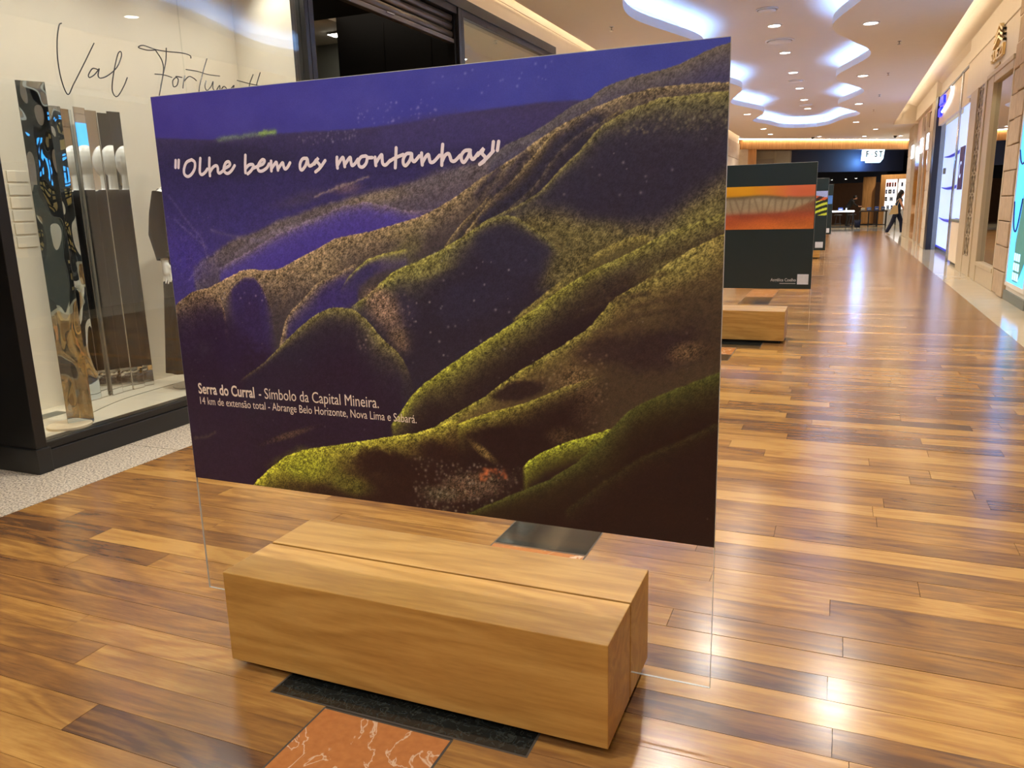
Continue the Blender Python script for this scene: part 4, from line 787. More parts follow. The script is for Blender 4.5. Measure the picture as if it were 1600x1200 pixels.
# ------------------------------------------------------------------ downlights
ORD = ('first', 'second', 'third', 'fourth', 'fifth', 'sixth', 'seventh', 'eighth', 'ninth', 'tenth', 'eleventh', 'twelfth')
def make_downlight(x, y, z, label, group, r=.085, watt=DOWN_W):
    t = thing('downlight', (x, y, z), label, 'downlight', group)
    MB().lathe([(r, -.001), (r + .028, -.001), (r + .028, -.008), (r, -.014), (r, -.001)], seg=28).build('trim_ring', MATS['lip_paint'], t, True, (0, 0, 0))
    MB().lathe([(0, -.006), (r, -.006)], seg=28).build('lens', MATS['downlight_lens'], t, False, (0, 0, 0))
    if watt:
        ld = bpy.data.lights.new('downlight_lamp', 'SPOT'); ld.energy = watt; ld.color = (1.0, .95, .86); ld.spot_size = 2.5; ld.spot_blend = .8; ld.shadow_soft_size = .08
        lo = bpy.data.objects.new('downlight_lamp', ld); col.objects.link(lo); lo.parent = t; lo.location = (0, 0, -.02)
    return t
for i, y in enumerate((13.9, 19.5, 25.0, 30.7)): make_downlight(.21, y, CZ, 'round downlight in the right ceiling scallops, %s counting from the front' % ORD[i], 'right ceiling downlights', .10)
for i, y in enumerate((8.4, 2.9, -2.6)): make_downlight(.21, y, CZ, 'overhead downlight on the right band, %s back from the visible ones' % ORD[i], 'overhead downlights')
for i, (x, y) in enumerate(((-2.87, 25.8), (-2.88, 31.2), (-2.85, 33.8))): make_downlight(x, y, CZ, 'round downlight in the left ceiling border, %s counting from the front' % ORD[i], 'left ceiling downlights', .10)
for i, y in enumerate((20.3, 14.8, 9.2, 3.7, -1.8)): make_downlight(-2.95 if i != 1 else -3.2, y, CZ, 'overhead downlight on the left band above the shop windows, %s towards the viewer' % ORD[i], 'overhead downlights')
for i, (x, y) in enumerate(((-1.12, 36.5), (.62, 37.7), (.94, 34.3), (2.05, 38.7))): make_downlight(x, y, CZ, 'round downlight close to the far oak fascia, %s from the left' % ORD[i if i < 2 else (2 if i == 2 else 3)], 'downlights before the far store', .09, DOWN_W * .6)
for i, y in enumerate((15.24, 18.0, 20.8, 23.7, 26.4, 28.95)): make_downlight(-1.3, y, RZ, 'round downlight on the raised ceiling inside the wavy cove, %s from the front' % ORD[i], 'raised ceiling downlights', .10)
for i, y in enumerate((12.4, 9.6, 6.8, 4.0, 1.2, -1.6)): make_downlight(-1.3, y, RZ, 'overhead downlight on the raised ceiling, %s back from the visible row' % ORD[i], 'overhead downlights')
# vents, sprinklers, cameras
for i, (y, r) in enumerate(((13.95, .17), (16.66, .26), (22.2, .2), (27.9, .2))):
    t = thing('ceiling_vent', (-1.31, y, RZ), 'flat round air vent on the raised ceiling, %s from the front' % ORD[i], 'vent', 'raised ceiling vents')
    MB().lathe([(0, -.03), (r * .8, -.03), (r * .8, -.018), (0, -.018)], seg=28).build('plate', MATS['ceiling_paint'], t, True, (0, 0, 0))
    MB().lathe([(r * .9, 0), (r, 0), (r, -.02), (r * .9, -.02), (r * .9, 0)], seg=28).build('rim', MATS['ceiling_paint'], t, True, (0, 0, 0))
    MB().lathe([(0, -.001), (r * .9, -.001)], seg=28).build('throat', MATS['grey_panel'], t, False, (0, 0, 0))
for i, (x, y) in enumerate(((-3.36, 12.2), (.7, 15.7), (.7, 19.4), (.67, 23.2), (.64, 26.9))):
    t = thing('sprinkler', (x, y, CZ), 'small chrome fire sprinkler alone on the left ceiling band' if i == 0 else 'small chrome fire sprinkler on the right ceiling band, %s from the front' % ORD[i - 1], 'sprinkler', 'ceiling sprinklers')
    MB().lathe([(0, 0), (.035, 0), (.03, -.008), (.01, -.01), (.009, -.045), (.028, -.05), (.028, -.053), (0, -.053)], seg=12).build('head', MATS['steel'], t, True, (0, 0, 0))
    MB().lathe([(.028, -.004), (.045, -.002), (.045, 0)], seg=14).build('rose', MATS['lip_paint'], t, True, (0, 0, 0))
for i, (x, y) in enumerate(((1.82, 38.1), (-1.37, 36.3))):
    t = thing('dome_camera', (x, y, CZ), 'small dark dome camera under the ceiling %s' % ('near the right shops' if i == 0 else 'left of the far store sign'), 'camera')
    MB().lathe([(0, 0), (.09, 0), (.09, -.03), (.07, -.04)], seg=16).build('base', MATS['lip_paint'], t, True, (0, 0, 0)); MB().lathe([(.07, -.04), (.06, -.085), (.03, -.11), (0, -.115)], seg=16).build('dome', MATS['dark_glass'], t, True, (0, 0, 0))
# ------------------------------------------------------------------ benches and boards
BX0, BX1 = -1.770, -.496
def make_bench(y0, label, full=True):
    t = thing('bench', (-1.133, y0 + .233, 0), label, 'bench', 'oak block benches')
    MB().box(BX0, BX1, y0, y0 + .2345, .03, .338, .0025).build('front_block', MATS['bench_oak'], t)
    MB().box(BX0, BX1, y0 + .2435, y0 + .467, .03, .338, .0025).build('rear_block', MATS['bench_oak'], t)
    pb = MB()
    MB().box(BX0 + .05, BX1 - .05, y0 + .04, y0 + .43, .0012, .032).build('plinth', MATS['black_interior'], t)
    return t
def make_board(y, label, cat='display board'):
    t = thing('display_board', (-1.17, y, .12), label, cat, 'clear standing display boards')
    x0, x1 = -2.075, -.268
    MB().box(x0, x1, y - .003, y + .003, .12, 1.828).build('acrylic_sheet', MATS['acrylic'], t)
    e = MB(); g = .0012
    e.box(x0 - g, x0, y - .003, y + .003, .12, 1.828); e.box(x1, x1 + g, y - .003, y + .003, .12, 1.828); e.box(x0, x1, y - .003, y + .003, 1.828, 1.828 + g * 1.5); e.box(x0, BX0 - .002, y - .003, y + .003, .12 - g, .12); e.box(BX1 + .002, x1, y - .003, y + .003, .12 - g, .12)
    e.build('polished_edge', MATS['acrylic_edge'], t)
    return t
make_bench(1.778, 'nearest pale oak bench split by a slot holding the mountain board')
b1 = make_board(2.017, 'large clear board printed with a sunlit mountain photograph')
MB().box(-2.075, -.268, 2.0205, 2.0235, .545, 1.828).build('print_backing', MATS['board_black'], b1)
painted('mountain_print', .32, .35, .18)
img = paint_mountains(640, 456)
sheet('mountain_print', img, -2.075, -.268, 1.828, .545, 2.0132, MATS['mountain_print'], b1, PRINT_GAIN)
QW = {}
for si, st in enumerate(QUOTE_STROKES):
    qm = QW.setdefault(0 if si < 7 else 1 if si < 13 else 2 if si < 17 else 3, MB())
    P = spline([(a, b) for a, b in st], 6)
    # flat ribbon with round ends, lying on the print
    pts = [Vector((p[0], p[1])) for p in P]; v = []; hw = .0049; nq = len(pts)
    for i, p in enumerate(pts):
        tt = (pts[min(i + 1, nq - 1)] - pts[max(i - 1, 0)]).normalized(); nn = Vector((-tt.y, tt.x)) * hw; yy = 2.0126 - i * 4e-6 - si * 1e-5
        v += [(p.x + nn.x, yy, p.y + nn.y), (p.x - nn.x, yy, p.y - nn.y)]
    qm.add(v, [(2 * i, 2 * i + 1, 2 * i + 3, 2 * i + 2) for i in range(nq - 1)])
    for i, p in ((0, pts[0]), (nq - 1, pts[-1])):
        tt = (pts[1] - pts[0]).normalized() * -1 if i == 0 else (pts[-1] - pts[-2]).normalized(); nn = Vector((-tt.y, tt.x)); yy = 2.0126 - i * 4e-6 - si * 1e-5
        qm.add([(p.x + hw * (nn.x * math.cos(q * PI / 8) + tt.x * math.sin(q * PI / 8)), yy, p.y + hw * (nn.y * math.cos(q * PI / 8) + tt.y * math.sin(q * PI / 8))) for q in range(9)], [tuple(range(9))])
for qm in QW.values(): qm.build('quotation_word', MATS['white_ink'], b1)
def flat_text(body, x0, x1, z, size, y, mat, parent, bold=0.0, name='caption'):
    v, f = text_mesh(body, size, 0.0, bold, x1 - x0); return MB().add([(x0 + p[0], y, z + p[1]) for p in v], f).build(name, mat, parent)
flat_text('Serra do Curral', -2.016, -1.775, .857, .052, 2.0126, MATS['cream_ink'], b1, .0011)
flat_text('- Símbolo da Capital Mineira.', -1.757, -1.294, .857, .052, 2.0126, MATS['cream_ink'], b1)
flat_text('14 km de extensão total - Abrange Belo Horizonte, Nova Lima e Sabará.', -2.014, -1.163, .819, .038, 2.0126, MATS['cream_ink'], b1)
# second board: painting on black
make_bench(8.50, 'second pale oak bench beneath the orange landscape painting board')
b2_ = make_board(8.74, 'second clear board with orange landscape painting on black')
MB().box(-2.075, -.268, 8.7355, 8.7445, .55, 1.828).build('black_panel', MATS['board_black'], b2_)
def paint_orange(W, H):
    x, z = np.meshgrid(np.linspace(0, 1, W), np.linspace(0, 1, H)); r = np.random.RandomState(3)
    C = lambda c: np.array(c, float) / 255; n = r.rand(H, W)
    g = r.rand(9, 17); fx, fz = x * 15, z * 7; ix, iz = fx.astype(int), fz.astype(int); tx, tz = fx - ix, fz - iz; n1 = (g[iz, ix] * (1 - tx) + g[iz, ix + 1] * tx) * (1 - tz) + (g[iz + 1, ix] * (1 - tx) + g[iz + 1, ix + 1] * tx) * tz
    t = np.clip((x - .64) / .24, 0, 1)[..., None]; im = C((226, 160, 24)) * (1 - t) + C((216, 110, 70)) * t; im = im * (1 - .12 * z[..., None]) + .03 * (n1[..., None] - .5)
    def below(yr, c, k=60): 
        m = (1 / (1 + np.exp(-np.clip((z - yr) * k, -30, 30))))[..., None]; im[...] = im * (1 - m) + (C(c) * (1 + .18 * (n1[..., None] - .5) + .1 * (n[..., None] - .5))) * m
    top = .27 - .07 * np.exp(-((x - .74) / .13) ** 2) + .03 * np.sin(x * 9) - .02 * (x > .85)
    below(top - .0, (110, 92, 66), 90); below(top + .06, (164, 148, 116), 60)
    for k in range(14):
        c = .5 + k * .036; sl = r.uniform(-.12, .12); m = (np.exp(-((x - c - (z - .4) * sl) / .006) ** 2) * (z > top + .05) * .55)[..., None]; im[...] = im * (1 - m) + C((112, 96, 74)) * m
    low = .70 - .06 * x - .30 * np.clip((x - .78) / .22, 0, 1) ** 1.4
    below(low, (140, 92, 66), 60); low2 = .72 - .12 * x; below(low2, (138, 58, 48), 40); below(low2 + .10, (196, 92, 44), 14); below(low2 + .28 - .1 * (x - .5), (206, 118, 48), 9)
    m = (np.exp(-((x - .3) / .2) ** 2 - ((z - .9) / .12) ** 2) * .6)[..., None]; im[...] = im * (1 - m) + C((190, 70, 40)) * m
    return np.clip(im, 0, 1)
painted('orange_painting', .5, .3); sheet('painting', paint_orange(220, 60), -2.072, -.275, 1.607, 1.168, 8.734, MATS['orange_painting'], b2_, PRINT_GAIN * .62)
flat_text('Angélica Coelho', -.672, -.418, .628, .045, 8.7345, MATS['grey_ink'], b2_, .0008); MB().box(-.58, -.42, 8.7344, 8.735, .603, .609).build('caption_rule', MATS['grey_ink'], b2_)
MB().box(-.406, -.296, 8.734, 8.7353, .598, .703).build('plain_sticker', MATS['sticker'], b2_)
# third and fourth boards
make_bench(15.1, 'third oak bench, mostly hidden behind the second board')
b3 = make_board(15.34, 'third clear board with a green striped hill picture')
MB().box(-2.075, -.268, 15.3355, 15.3445, .57, 1.828).build('black_panel', MATS['board_black'], b3)
def paint_green(W, H):
    x, z = np.meshgrid(np.linspace(0, 1, W), np.linspace(0, 1, H)); C = lambda c: np.array(c, float) / 255; n = np.random.RandomState(4).rand(H, W)
    im = np.zeros((H, W, 3)) + C((150, 160, 200)); s = np.sin((z * 9 + x * 5 + np.sin(x * 14) * .8) * 3.2)
    m = (z > .22 + .05 * np.sin(x * 20))[..., None]; im = np.where(m, np.where((np.sin(x * 60 + z * 20) > .1)[..., None], C((190, 90, 50)), C((60, 40, 34))), im)
    m = (z > .45 + .08 * np.sin(x * 11))[..., None]; im = np.where(m, np.where((s > .15)[..., None], C((190, 200, 60)), C((34, 40, 26))), im)
    return np.clip(im * (1 + .15 * (n[..., None] - .5)), 0, 1)
painted('green_painting', .5, .3); sheet('painting', paint_green(200, 50), -2.072, -.275, 1.61, 1.185, 15.334, MATS['green_painting'], b3, PRINT_GAIN * .7)
MB().box(-.44, -.31, 15.333, 15.335, .615, .72).build('plain_sticker', MATS['sticker'], b3)
make_bench(21.6, 'fourth oak bench, farthest along the row of boards')
b4 = make_board(21.84, 'fourth clear board with a blue picture, farthest of the row')
MB().box(-2.075, -.268, 21.8355, 21.8445, .6, 1.828).build('black_panel', MATS['board_black'], b4)
MB().box(-2.07, -.275, 21.832, 21.836, 1.35, 1.56).build('blue_picture', MATS['pale_blue_picture'], b4); MB().box(-.44, -.31, 21.832, 21.836, .64, .75).build('plain_sticker', MATS['sticker'], b4)
# ------------------------------------------------------------------ figures: closed volumes fused into one skin
def ball(c, r, seg=14, sx=1, sy=1, sz=1, ang=0):
    pr_ = [(r * math.sin(PI * i / 10), -r * math.cos(PI * i / 10)) for i in range(1, 10)]
    m = MB(); v = [(0, 0, -r)]; f = []
    for i, (a, z) in enumerate(pr_): v += [(a * math.cos(2 * PI * k / seg), a * math.sin(2 * PI * k / seg), z) for k in range(seg)]
    v.append((0, 0, r)); T = len(v) - 1
    for k in range(seg):
        f.append((0, 1 + (k + 1) % seg, 1 + k)); f.append((T, 1 + 8 * seg + k, 1 + 8 * seg + (k + 1) % seg))
        for i in range(8): f.append((1 + i * seg + k, 1 + i * seg + (k + 1) % seg, 1 + (i + 1) * seg + (k + 1) % seg, 1 + (i + 1) * seg + k))
    ca, sa = math.cos(ang), math.sin(ang)
    m.add([(c[0] + x * sx * ca - y * sy * sa, c[1] + x * sx * sa + y * sy * ca, c[2] + z * sz) for x, y, z in v], f); return m
def join(*ms):
    o = MB()
    for m in ms: o.add(m.v, m.f)
    return o
def limb(pts, rad): 
    m = MB().tube(pts, rad, 10)
    return join(m, ball(pts[0], rad[0] * .99), ball(pts[-1], rad[-1] * .99))
def fuse(mb, name, mat, parent, voxel=.01, smooth=4):
    o = mb.build(name + '_raw', None); r = o.modifiers.new('r', 'REMESH'); r.mode = 'VOXEL'; r.voxel_size = voxel; s = o.modifiers.new('s', 'SMOOTH'); s.iterations = smooth; s.factor = .5
    bpy.context.view_layer.update(); me = bpy.data.meshes.new_from_object(o.evaluated_get(bpy.context.evaluated_depsgraph_get())); bpy.data.objects.remove(o); me.name = name
    return link(name, me, mat, parent, True)
def hand(w, d, side, s=1.0, curl=.25):
    """wrist point, pointing direction, thumb direction -> palm and five bent fingers"""
    w = Vector(w); d = Vector(d).normalized(); t = Vector(side); t = (t - d * t.dot(d)).normalized(); n = d.cross(t)
    out = [limb([w - d * .02 * s, w + d * .03 * s, w + d * .085 * s], [.021 * s, .027 * s, .027 * s])]
    for i, (L, off) in enumerate(((.070, .033), (.080, .011), (.074, -.011), (.058, -.031))):
        b = w + d * .085 * s + t * off * s; p1 = b + d * L * .45 * s + t * off * .12 * s + n * curl * .012 * s; p2 = p1 + (d * .95 + n * curl).normalized() * L * .32 * s; p3 = p2 + (d * .8 + n * curl * 2).normalized() * L * .26 * s
        out.append(limb([b - d * .03 * s, b, p1, p2, p3], [.0095 * s, .0095 * s, .0088 * s, .008 * s, .0065 * s]))
    b = w + d * .03 * s + t * .022 * s; p1 = b + (d * .7 + t * .75).normalized() * .042 * s; p2 = p1 + (d * .95 + t * .25).normalized() * .034 * s
    out.append(limb([b - t * .015 * s, b, p1, p2], [.012 * s, .012 * s, .0105 * s, .0085 * s])); return join(*out)
# mannequin in black by the mirrors, facing the hall (+x)
MX, MY, MZ = -4.57, 4.59, .172
mq = thing('mannequin', (MX, MY, MZ), 'white mannequin in a long black dress standing by the mirror strips', 'mannequin')
P = lambda a, b, c: (MX + a, MY + b, MZ + c)       # a forward, b towards its right hand... the far end of the hall
bd = [ball(P(.01, 0, 1.71), .095, sx=1.05, sy=.80, sz=1.32), limb([P(0, 0, 1.45), P(0, 0, 1.62)], [.055, .05]),
      limb([P(0, -.13, 1.44), P(0, .13, 1.44)], [.062, .062]), limb([P(0, 0, 1.40), P(0, 0, 1.15), P(0, 0, .98)], [.115, .095, .125])]
for s_ in (-1, 1):
    bd += [limb([P(0, s_ * .165, 1.43), P(-.02, s_ * .215, 1.17), P(.03, s_ * .235, .98)], [.052, .04, .028]), hand(P(.035, s_ * .238, .97), (.12, s_ * .03, -1), (1, 0, .1))]
    bd += [limb([P(0, s_ * .09, .95), P(.01, s_ * .085, .52), P(-.02, s_ * .08, .11)], [.08, .055, .036]), limb([P(-.03, s_ * .08, .10), P(.05, s_ * .08, .05), P(.14, s_ * .085, .022)], [.032, .03, .02])]
fuse(join(*bd), 'body', MATS['mannequin_white'], mq, .0065, 3)
def loft(sections, seg=28, fold=.0, nf=9):
    """(cx,cy,z,rx,ry) rings, with folds growing towards the hem"""
    m = MB(); v = []
    for j, (cx, cy, z, rx, ry) in enumerate(sections):
        fo = fold * max(0, (j / (len(sections) - 1) - .35) / .65)
        v += [(cx + rx * (1 + fo * math.cos(nf * 2 * PI * k / seg)) * math.cos(2 * PI * k / seg), cy + ry * (1 + fo * math.cos(nf * 2 * PI * k / seg)) * math.sin(2 * PI * k / seg), z) for k in range(seg)]
    n_ = len(sections); return m.add(v, [(j * seg + k, j * seg + (k + 1) % seg, (j + 1) * seg + (k + 1) % seg, (j + 1) * seg + k) for j in range(n_ - 1) for k in range(seg)])
q = lambda z, rx, ry: (MX, MY, MZ + z, rx, ry)
loft([q(1.50, .07, .09), q(1.485, .10, .17), q(1.44, .125, .22), q(1.36, .135, .20), q(1.2, .12, .15), q(1.08, .115, .14), q(.95, .14, .185), q(.7, .155, .20), q(.4, .18, .225), q(.13, .20, .25)], 54, .05).build('dress', MATS['black_cloth'], mq, True)
for s_ in (-1, 1):
    m = MB().tube([P(0, s_ * .16, 1.45), P(-.01, s_ * .205, 1.30), P(-.02, s_ * .228, 1.16), P(.02, s_ * .238, 1.03), P(.03, s_ * .24, .985)], [.066, .062, .058, .052, .050], 14, False).build('sleeve', MATS['black_cloth'], mq, True)
    for k in range(4): ball(P(.078, s_ * (.21 + .018 * (k % 2) * 2), .995 + .014 * k), .0045, 6).build('cuff_bead', MATS['clear_sparkle'], m)
    sh_ = join(limb([P(-.035, s_ * .08, .02), P(-.03, s_ * .08, .085)], [.016, .03]), limb([P(-.03, s_ * .08, .075), P(.05, s_ * .08, .028), P(.15, s_ * .086, .010)], [.034, .036, .032])).build('sandal', MATS['clear_sparkle'], mq, True)
    for (a, c) in ((.03, .06), (.09, .045)): MB().tube([P(a - .02, s_ * .08 - .042, c - .02), P(a, s_ * .08 - .02, c + .012), P(a + .01, s_ * .08 + .02, c + .012), P(a + .02, s_ * .08 + .042, c - .02)], .008, 6).build('strap', MATS['gold_strap'], sh_)
MB().lathe([(0, 0), (.2, 0), (.2, .008), (.19, .010), (0, .010)], P(.0, 0, 0), 32).build('base_plate', MATS['steel'], mq)
# mirror strips: a loose screen of tall polished panels
def strip(cx, cy, w_, z1, ang, mat, label):
    t = thing('mirror_strip', (cx, cy, .172), label, 'mirror', 'tall mirror strips in the display window')
    nx, ny = math.cos(ang), math.sin(ang); tx, ty = -ny, nx
    def bx(a0, a1, d0, d1, z0, z1_): return MB().add([(cx + tx * a + nx * d, cy + ty * a + ny * d, z) for a in (a0, a1) for d in (d0, d1) for z in (z0, z1_)], [(0, 1, 3, 2), (4, 6, 7, 5), (0, 4, 5, 1), (2, 3, 7, 6), (0, 2, 6, 4), (1, 5, 7, 3)])
    bx(-w_ / 2, w_ / 2, -.003, 0, .18, z1).build('panel', MATS[mat], t)
    bx(-w_ / 2 - .0015, -w_ / 2, -.003, .0005, .18, z1).build('polished_edge', MATS['steel'], t); bx(w_ / 2, w_ / 2 + .0015, -.003, .0005, .18, z1).build('polished_edge', MATS['steel'], t)
    bx(-w_ / 2, w_ / 2, -.012, .0, .172, .18).build('foot', MATS['steel'], t)
    return t
t = strip(-4.44, 3.42, .15, 2.25, -.45, 'mirror_wavy', 'tallest rippled mirror strip standing alone at the front left')
MB().lathe([(0, 0), (.13, 0), (.13, .014), (.12, .018), (0, .018)], (-4.47, 3.36, .172), 32).build('round_base', MATS['cream_lit'], t)
ROWN = 7
for i in range(ROWN):
    u = i / (ROWN - 1); cx, cy = -4.94 + .012 * (i % 2), 3.84 + .098 * i
    hv = (Vector((MX + .0 - cx, MY - .05 - cy)).normalized() + Vector((-cx, -cy)).normalized()); av = math.atan2(hv.y, hv.x)      # turned so that the mannequin's back shows in them
    strip(cx, cy, .095, 2.21 - .01 * (i % 3), (-.10, -.06, av, av + .02, av - .02, av + .02, av)[i], 'mirror_wavy' if i < 2 else 'mirror_flat', '%s mirror strip from the left in the close row behind the mannequin' % ORD[i].capitalize())
# ------------------------------------------------------------------ people
def face(P_, parent, fwd, s=1.0):
    """eyes, nose, mouth and ears as small relief fused to the head"""
    f = Vector(fwd).normalized(); r = Vector((-f.y, f.x, 0)); c = Vector(P_)
    return [ball(c + f * .098 * s - Vector((0, 0, .005)), .014 * s, 8), ball(c + r * .078 * s, .016 * s, 8), ball(c - r * .078 * s, .016 * s, 8), ball(c + f * .085 * s - Vector((0, 0, .05 * s)), .015 * s, 8, sz=.6)]
def zones(o, fn, mats):
    me = o.data
    for m in mats: me.materials.append(m)
    for p in me.polygons: p.material_index = fn(p.center)
# woman walking off to the right
X0, Y0 = 2.0, 36.15
W = lambda a, b, c: (X0 + a, Y0 + b, c)
pw = thing('person', (X0, Y0, 0), 'person with long dark hair walking right in navy trousers carrying a beige bag', 'person')
bd = [ball(W(.13, 0, 1.63), .09, sz=1.25), limb([W(.09, 0, 1.40), W(.12, 0, 1.55)], [.05, .048]), limb([W(.08, -.16, 1.38), W(.08, .16, 1.38)], [.06, .06]), limb([W(.07, 0, 1.36), W(.03, 0, 1.12), W(.0, 0, .95)], [.13, .12, .15])]
bd += face(W(.13, 0, 1.63), None, (1, .35, 0))
bd += [limb([W(-.02, -.08, .92), W(-.14, -.08, .52), W(-.31, -.08, .14)], [.10, .085, .07]), limb([W(.03, .08, .92), W(.20, .08, .50), W(.24, .08, .10)], [.10, .085, .075]),
       limb([W(-.32, -.08, .12), W(-.33, -.08, .08), W(-.22, -.08, .03)], [.045, .045, .04]), limb([W(.23, .08, .06), W(.30, .08, .04), W(.38, .08, .03)], [.045, .042, .035]),
       limb([W(.08, -.18, 1.37), W(.18, -.22, 1.12), W(.27, -.20, .92)], [.05, .042, .032]), hand(W(.275, -.20, .90), (.25, 0, -1), (1, 0, 0)), limb([W(.08, .18, 1.37), W(.0, .22, 1.12), W(-.02, .2, .92)], [.05, .042, .032]), hand(W(-.02, .20, .90), (0, 0, -1), (1, 0, 0))]
body = fuse(join(*bd), 'body', None, pw, .014, 3)
def zn(c):
    a, b, z = c.x - X0, c.y - Y0, c.z
    if z < .085: return 3
    if z < 1.0 and abs(b) < .17: return 1
    if z < 1.46 and (abs(b) < .19): return 2
    return 0
for m in ('skin', 'navy_cloth', 'teal_cloth', 'white_shoe'): body.data.materials.append(MATS[m])
for p_ in body.data.polygons: p_.material_index = zn(p_.center)
fuse(join(ball(W(.115, 0, 1.655), .105, sz=1.2), limb([W(.07, 0, 1.62), W(.03, 0, 1.42), W(.03, 0, 1.18)], [.09, .10, .06])), 'hair', MATS['dark_hair'], pw, .014, 2)
bag = thing('tote_bag', W(-.12, -.24, .80), 'beige cloth tote bag hanging from the walking person', 'bag')
MB().prism([(X0 - .30, .80), (X0 + .04, .84), (X0 + .0, 1.16), (X0 - .16, 1.18)], 'y', Y0 - .32, Y0 - .25).build('pouch', MATS['canvas_bag'], bag)
MB().tube([W(-.14, -.28, 1.17), W(-.02, -.27, 1.36), W(.06, -.22, 1.45), W(.05, -.26, 1.36), W(-.01, -.28, 1.16)], .012, 6).build('strap', MATS['canvas_bag'], bag)
# person bending over a table in the far store
X1, Y1 = .22, 48.2
V = lambda a, b, c: (X1 + a, Y1 + b, c)
pb_ = thing('person', (X1, Y1, 0), 'person in dark clothes leaning over a table in the far store', 'person')
bd = [ball(V(.34, 0, 1.52), .09, sz=1.2), limb([V(.24, 0, 1.40), V(.31, 0, 1.48)], [.055, .05]), limb([V(.2, -.17, 1.36), V(.2, .17, 1.36)], [.07, .07]), limb([V(.18, 0, 1.34), V(.04, 0, 1.12), V(-.06, 0, .95)], [.15, .14, .15]),
      limb([V(-.05, -.09, .92), V(.0, -.1, .5), V(-.06, -.1, .08)], [.1, .075, .06]), limb([V(-.05, .09, .92), V(.02, .1, .5), V(-.04, .1, .08)], [.1, .075, .06]), limb([V(-.06, -.1, .05), V(.12, -.1, .03)], [.045, .035]), limb([V(-.04, .1, .05), V(.14, .1, .03)], [.045, .035]),
      limb([V(.2, -.2, 1.34), V(.36, -.22, 1.14), V(.54, -.18, 1.06)], [.055, .045, .033]), hand(V(.56, -.18, 1.06), (1, .1, -.1), (0, 1, 0)), limb([V(.2, .2, 1.34), V(.36, .22, 1.14), V(.54, .18, 1.06)], [.055, .045, .033]), hand(V(.56, .18, 1.06), (1, -.1, -.1), (0, -1, 0))] + face(V(.34, 0, 1.52), None, (1, 0, -.3))
body = fuse(join(*bd), 'body', None, pb_, .016, 3)
for m in ('dark_cloth', 'skin'): body.data.materials.append(MATS[m])
for p_ in body.data.polygons:
    c = p_.center; p_.material_index = 1 if (c.x - X1 > .24 and c.z > 1.44) or c.x - X1 > .5 else 0
ball(V(.32, 0, 1.56), .098, sz=1.1).build('hair', MATS['dark_hair'], pb_, True)
# ------------------------------------------------------------------ far store furniture
def table(x0, x1, y0, y1, h, label, top, nleg=4):
    t = thing('store_table', ((x0 + x1) / 2, (y0 + y1) / 2, 0), label, 'table')
    MB().box(x0, x1, y0, y1, h - .06, h, .008).build('top', MATS[top], t)
    xs = np.linspace(x0 + .05, x1 - .05, nleg // 2)
    for x in xs:
        for y in (y0 + .05, y1 - .05): MB().box(x - .02, x + .02, y - .02, y + .02, 0, h - .06).build('leg', MATS['dark_metal'], t)
    for y in (y0 + .05, y1 - .05): MB().box(x0 + .05, x1 - .05, y - .015, y + .015, .08, .11).build('rail', MATS['dark_metal'], t)
    return t
table(-.62, .50, 43.6, 44.6, .90, 'glowing white topped display table at the left of the far store', 'lit_top', 4)
table(.78, 2.15, 46.6, 47.5, .84, 'long dark display table under the product wall', 'table_top', 8)
for i, (x, y, z, w_, h, c, nm, lab) in enumerate(((-.15, 44.0, .90, .22, .16, 6, 'boxed_speaker', 'purple blue boxed product on the glowing white table'), (.12, 44.1, .90, .07, .14, 3, 'white_bottle', 'small pale upright product on the glowing white table'), (.95, 47, .84, .22, .15, 5, 'boxed_toy', 'cream boxed product at the left of the dark table'), (1.25, 47, .84, .22, .17, 4, 'boxed_toy', 'light blue boxed product on the dark table'), (1.62, 47, .84, .20, .20, 6, 'boxed_toy', 'deep blue boxed product on the dark table'), (1.93, 47, .84, .18, .2, 1, 'boxed_toy', 'slate blue boxed product at the right of the dark table'))):
    t = thing(nm, (x, y, z), lab, 'box' if 'boxed' in nm else 'bottle'); MB().box(x - w_ / 2, x + w_ / 2, y - .09, y + .09, z, z + h, .02).build('case', PROD[c], t); MB().box(x - w_ / 3, x + w_ / 3, y - .094, y - .09, z + h * .3, z + h * .6).build('label_patch', PROD[3], t)
def stool(x, y, label):
    t = thing('stool', (x, y, 0), label, 'stool'); MB().lathe([(0, .64), (.19, .64), (.2, .67), (.19, .7), (0, .7)], (x, y, 0), 20).build('seat', MATS['dark_metal'], t, True)
    for k in range(4): a = PI / 4 + k * PI / 2; MB().tube([(x + .1 * math.cos(a), y + .1 * math.sin(a), .65), (x + .2 * math.cos(a), y + .2 * math.sin(a), 0)], .014, 6).build('leg', MATS['dark_metal'], t)
    MB().lathe([(.16, .22), (.175, .22), (.175, .24), (.16, .24), (.16, .22)], (x, y, 0), 20).build('foot_ring', MATS['dark_metal'], t)
stool(.42, 45.4, 'dark metal stool right of the glowing white table'); stool(-.25, 45.2, 'dark metal stool behind the glowing white table')
bn = thing('waste_bin', (.72, 46, 0), 'small dark bin beside the dark display table', 'bin'); MB().lathe([(0, 0), (.13, 0), (.16, .38), (.15, .38), (.12, .02), (0, .02)], (.72, 46, 0), 18).build('bucket', MATS['navy_cloth'], bn, True); MB().lathe([(.15, .37), (.165, .37), (.165, .39), (.15, .39), (.15, .37)], (.72, 46, 0), 18).build('rim', MATS['dark_metal'], bn, True)
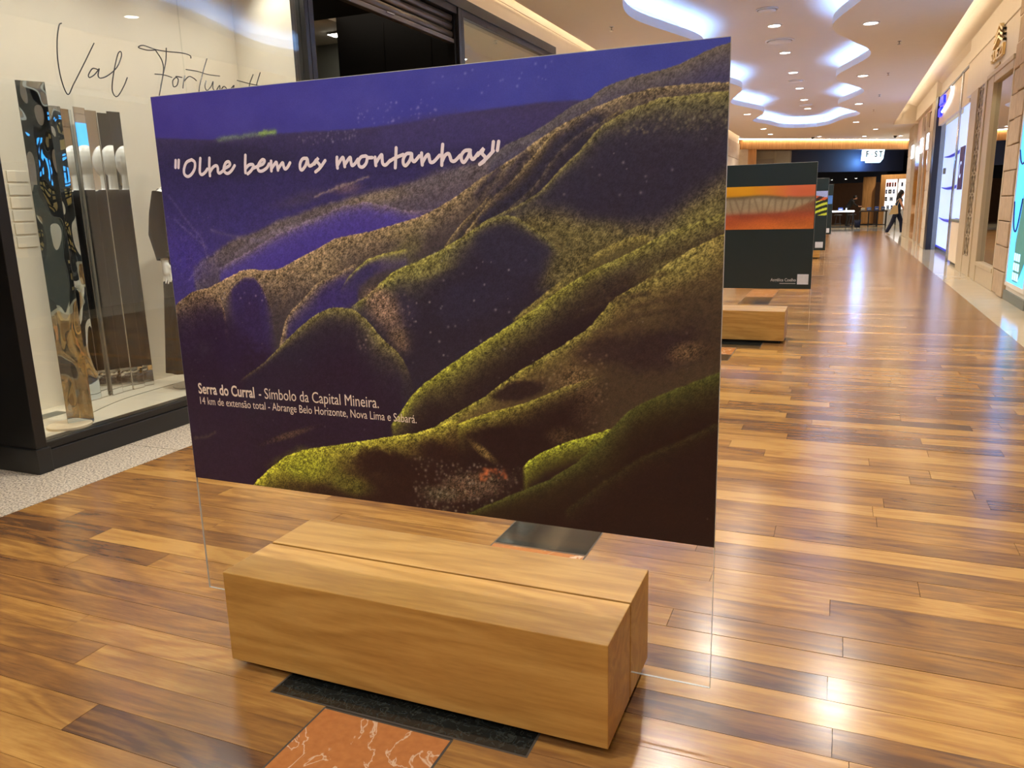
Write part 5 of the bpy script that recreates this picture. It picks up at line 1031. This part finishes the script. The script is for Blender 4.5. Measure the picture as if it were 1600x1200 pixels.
# product wall
sw = thing('product_wall', (2.6, 50.3, 0), 'lit white shelving wall in an oak frame at the far store right', 'shelving')
fr_ = MB(); fr_.box(1.84, 2.1, 50, 50.8, 0, 2.75); fr_.box(3.9, 4.1, 50, 50.8, 0, 2.75); fr_.box(2.1, 3.9, 50, 50.8, 2.5, 2.75); fr_.build('frame', MATS['fascia_oak'], sw)
MB().box(2.1, 2.70, 50.5, 50.55, .85, 2.5).build('lit_back', MATS['shelf_white'], sw); MB().box(2.76, 3.9, 50.5, 50.55, .85, 2.5).build('lit_back', MATS['shelf_white'], sw); MB().box(2.70, 2.76, 50.1, 50.6, .0, 2.5).build('divider', MATS['lip_paint'], sw); MB().box(2.1, 3.9, 50.1, 50.6, 0, .85).build('drawers', MATS['lip_paint'], sw)
for z in (1.32, 1.72, 2.10): MB().box(2.1, 3.9, 50.2, 50.5, z - .02, z).build('shelf', MATS['lip_paint'], sw)
NM = {0: 'orange', 1: 'slate blue', 2: 'black', 3: 'pale grey', 4: 'light blue', 7: 'red'}
rw = ('top', 'middle', 'lower', 'bottom')
for r_, (z, items) in enumerate(((2.10, ((2.2, .10, 7), (2.33, .12, 0), (2.47, .08, 7), (2.6, .09, 0), (2.95, .1, 3))), (1.72, ((2.17, .09, 1), (2.35, .16, 2), (2.55, .1, 1), (2.9, .12, 3))), (1.32, ((2.18, .12, 2), (2.45, .18, 3), (2.9, .1, 1))), (.85, ((2.3, .14, 3), (2.5, .1, 1))))):
    for j, (x, w_, c) in enumerate(items):
        t = thing('boxed_product', (x, 50.3, z), '%s boxed product, %s along the %s shelf of the lit wall' % (NM[c], ORD[j], rw[r_]), 'box', 'products on the lit wall')
        MB().box(x - w_ / 2, x + w_ / 2, 50.25, 50.4, z, z + .22, .006).build('carton', PROD[c], t); MB().box(x - w_ / 4, x + w_ / 4, 50.246, 50.25, z + .06, z + .14).build('label_patch', PROD[3 if c != 3 else 1], t)
ob = thing('oak_cabinet', (1.2, 51, 0), 'tall plain oak cabinet left of the lit product wall', 'cabinet'); MB().box(.95, 1.6, 50.6, 51.2, .05, 2.68, .01).build('body', MATS['fascia_oak'], ob); MB().box(1.0, 1.55, 50.585, 50.6, .1, 2.6, .004).build('door', MATS['fascia_oak'], ob); MB().box(.98, 1.57, 50.65, 51.2, 0, .05).build('plinth', MATS['dark_metal'], ob)
# store lights
for i, (x, y) in enumerate(((-1.5, 45.5), (1.2, 46), (2.4, 49.2))):
    t = thing('store_downlight', (x, y, 4.05), 'recessed lamp in the dark far store ceiling over the %s' % ('glowing table', 'dark table', 'product wall')[i], 'downlight')
    MB().lathe([(.08, 0), (.1, 0), (.1, -.01), (.08, -.01), (.08, 0)]).build('trim_ring', MATS['black_frame'], t, True, (0, 0, 0)); MB().lathe([(0, -.005), (.08, -.005)]).build('lens', MATS['downlight_lens'], t, False, (0, 0, 0))
    ld = bpy.data.lights.new('store_lamp', 'SPOT'); ld.energy = DOWN_W * .9; ld.color = (1, .85, .65); ld.spot_size = 2.0; ld.spot_blend = .7; lo = bpy.data.objects.new('store_lamp', ld); col.objects.link(lo); lo.parent = t; lo.location = (0, 0, -.03)
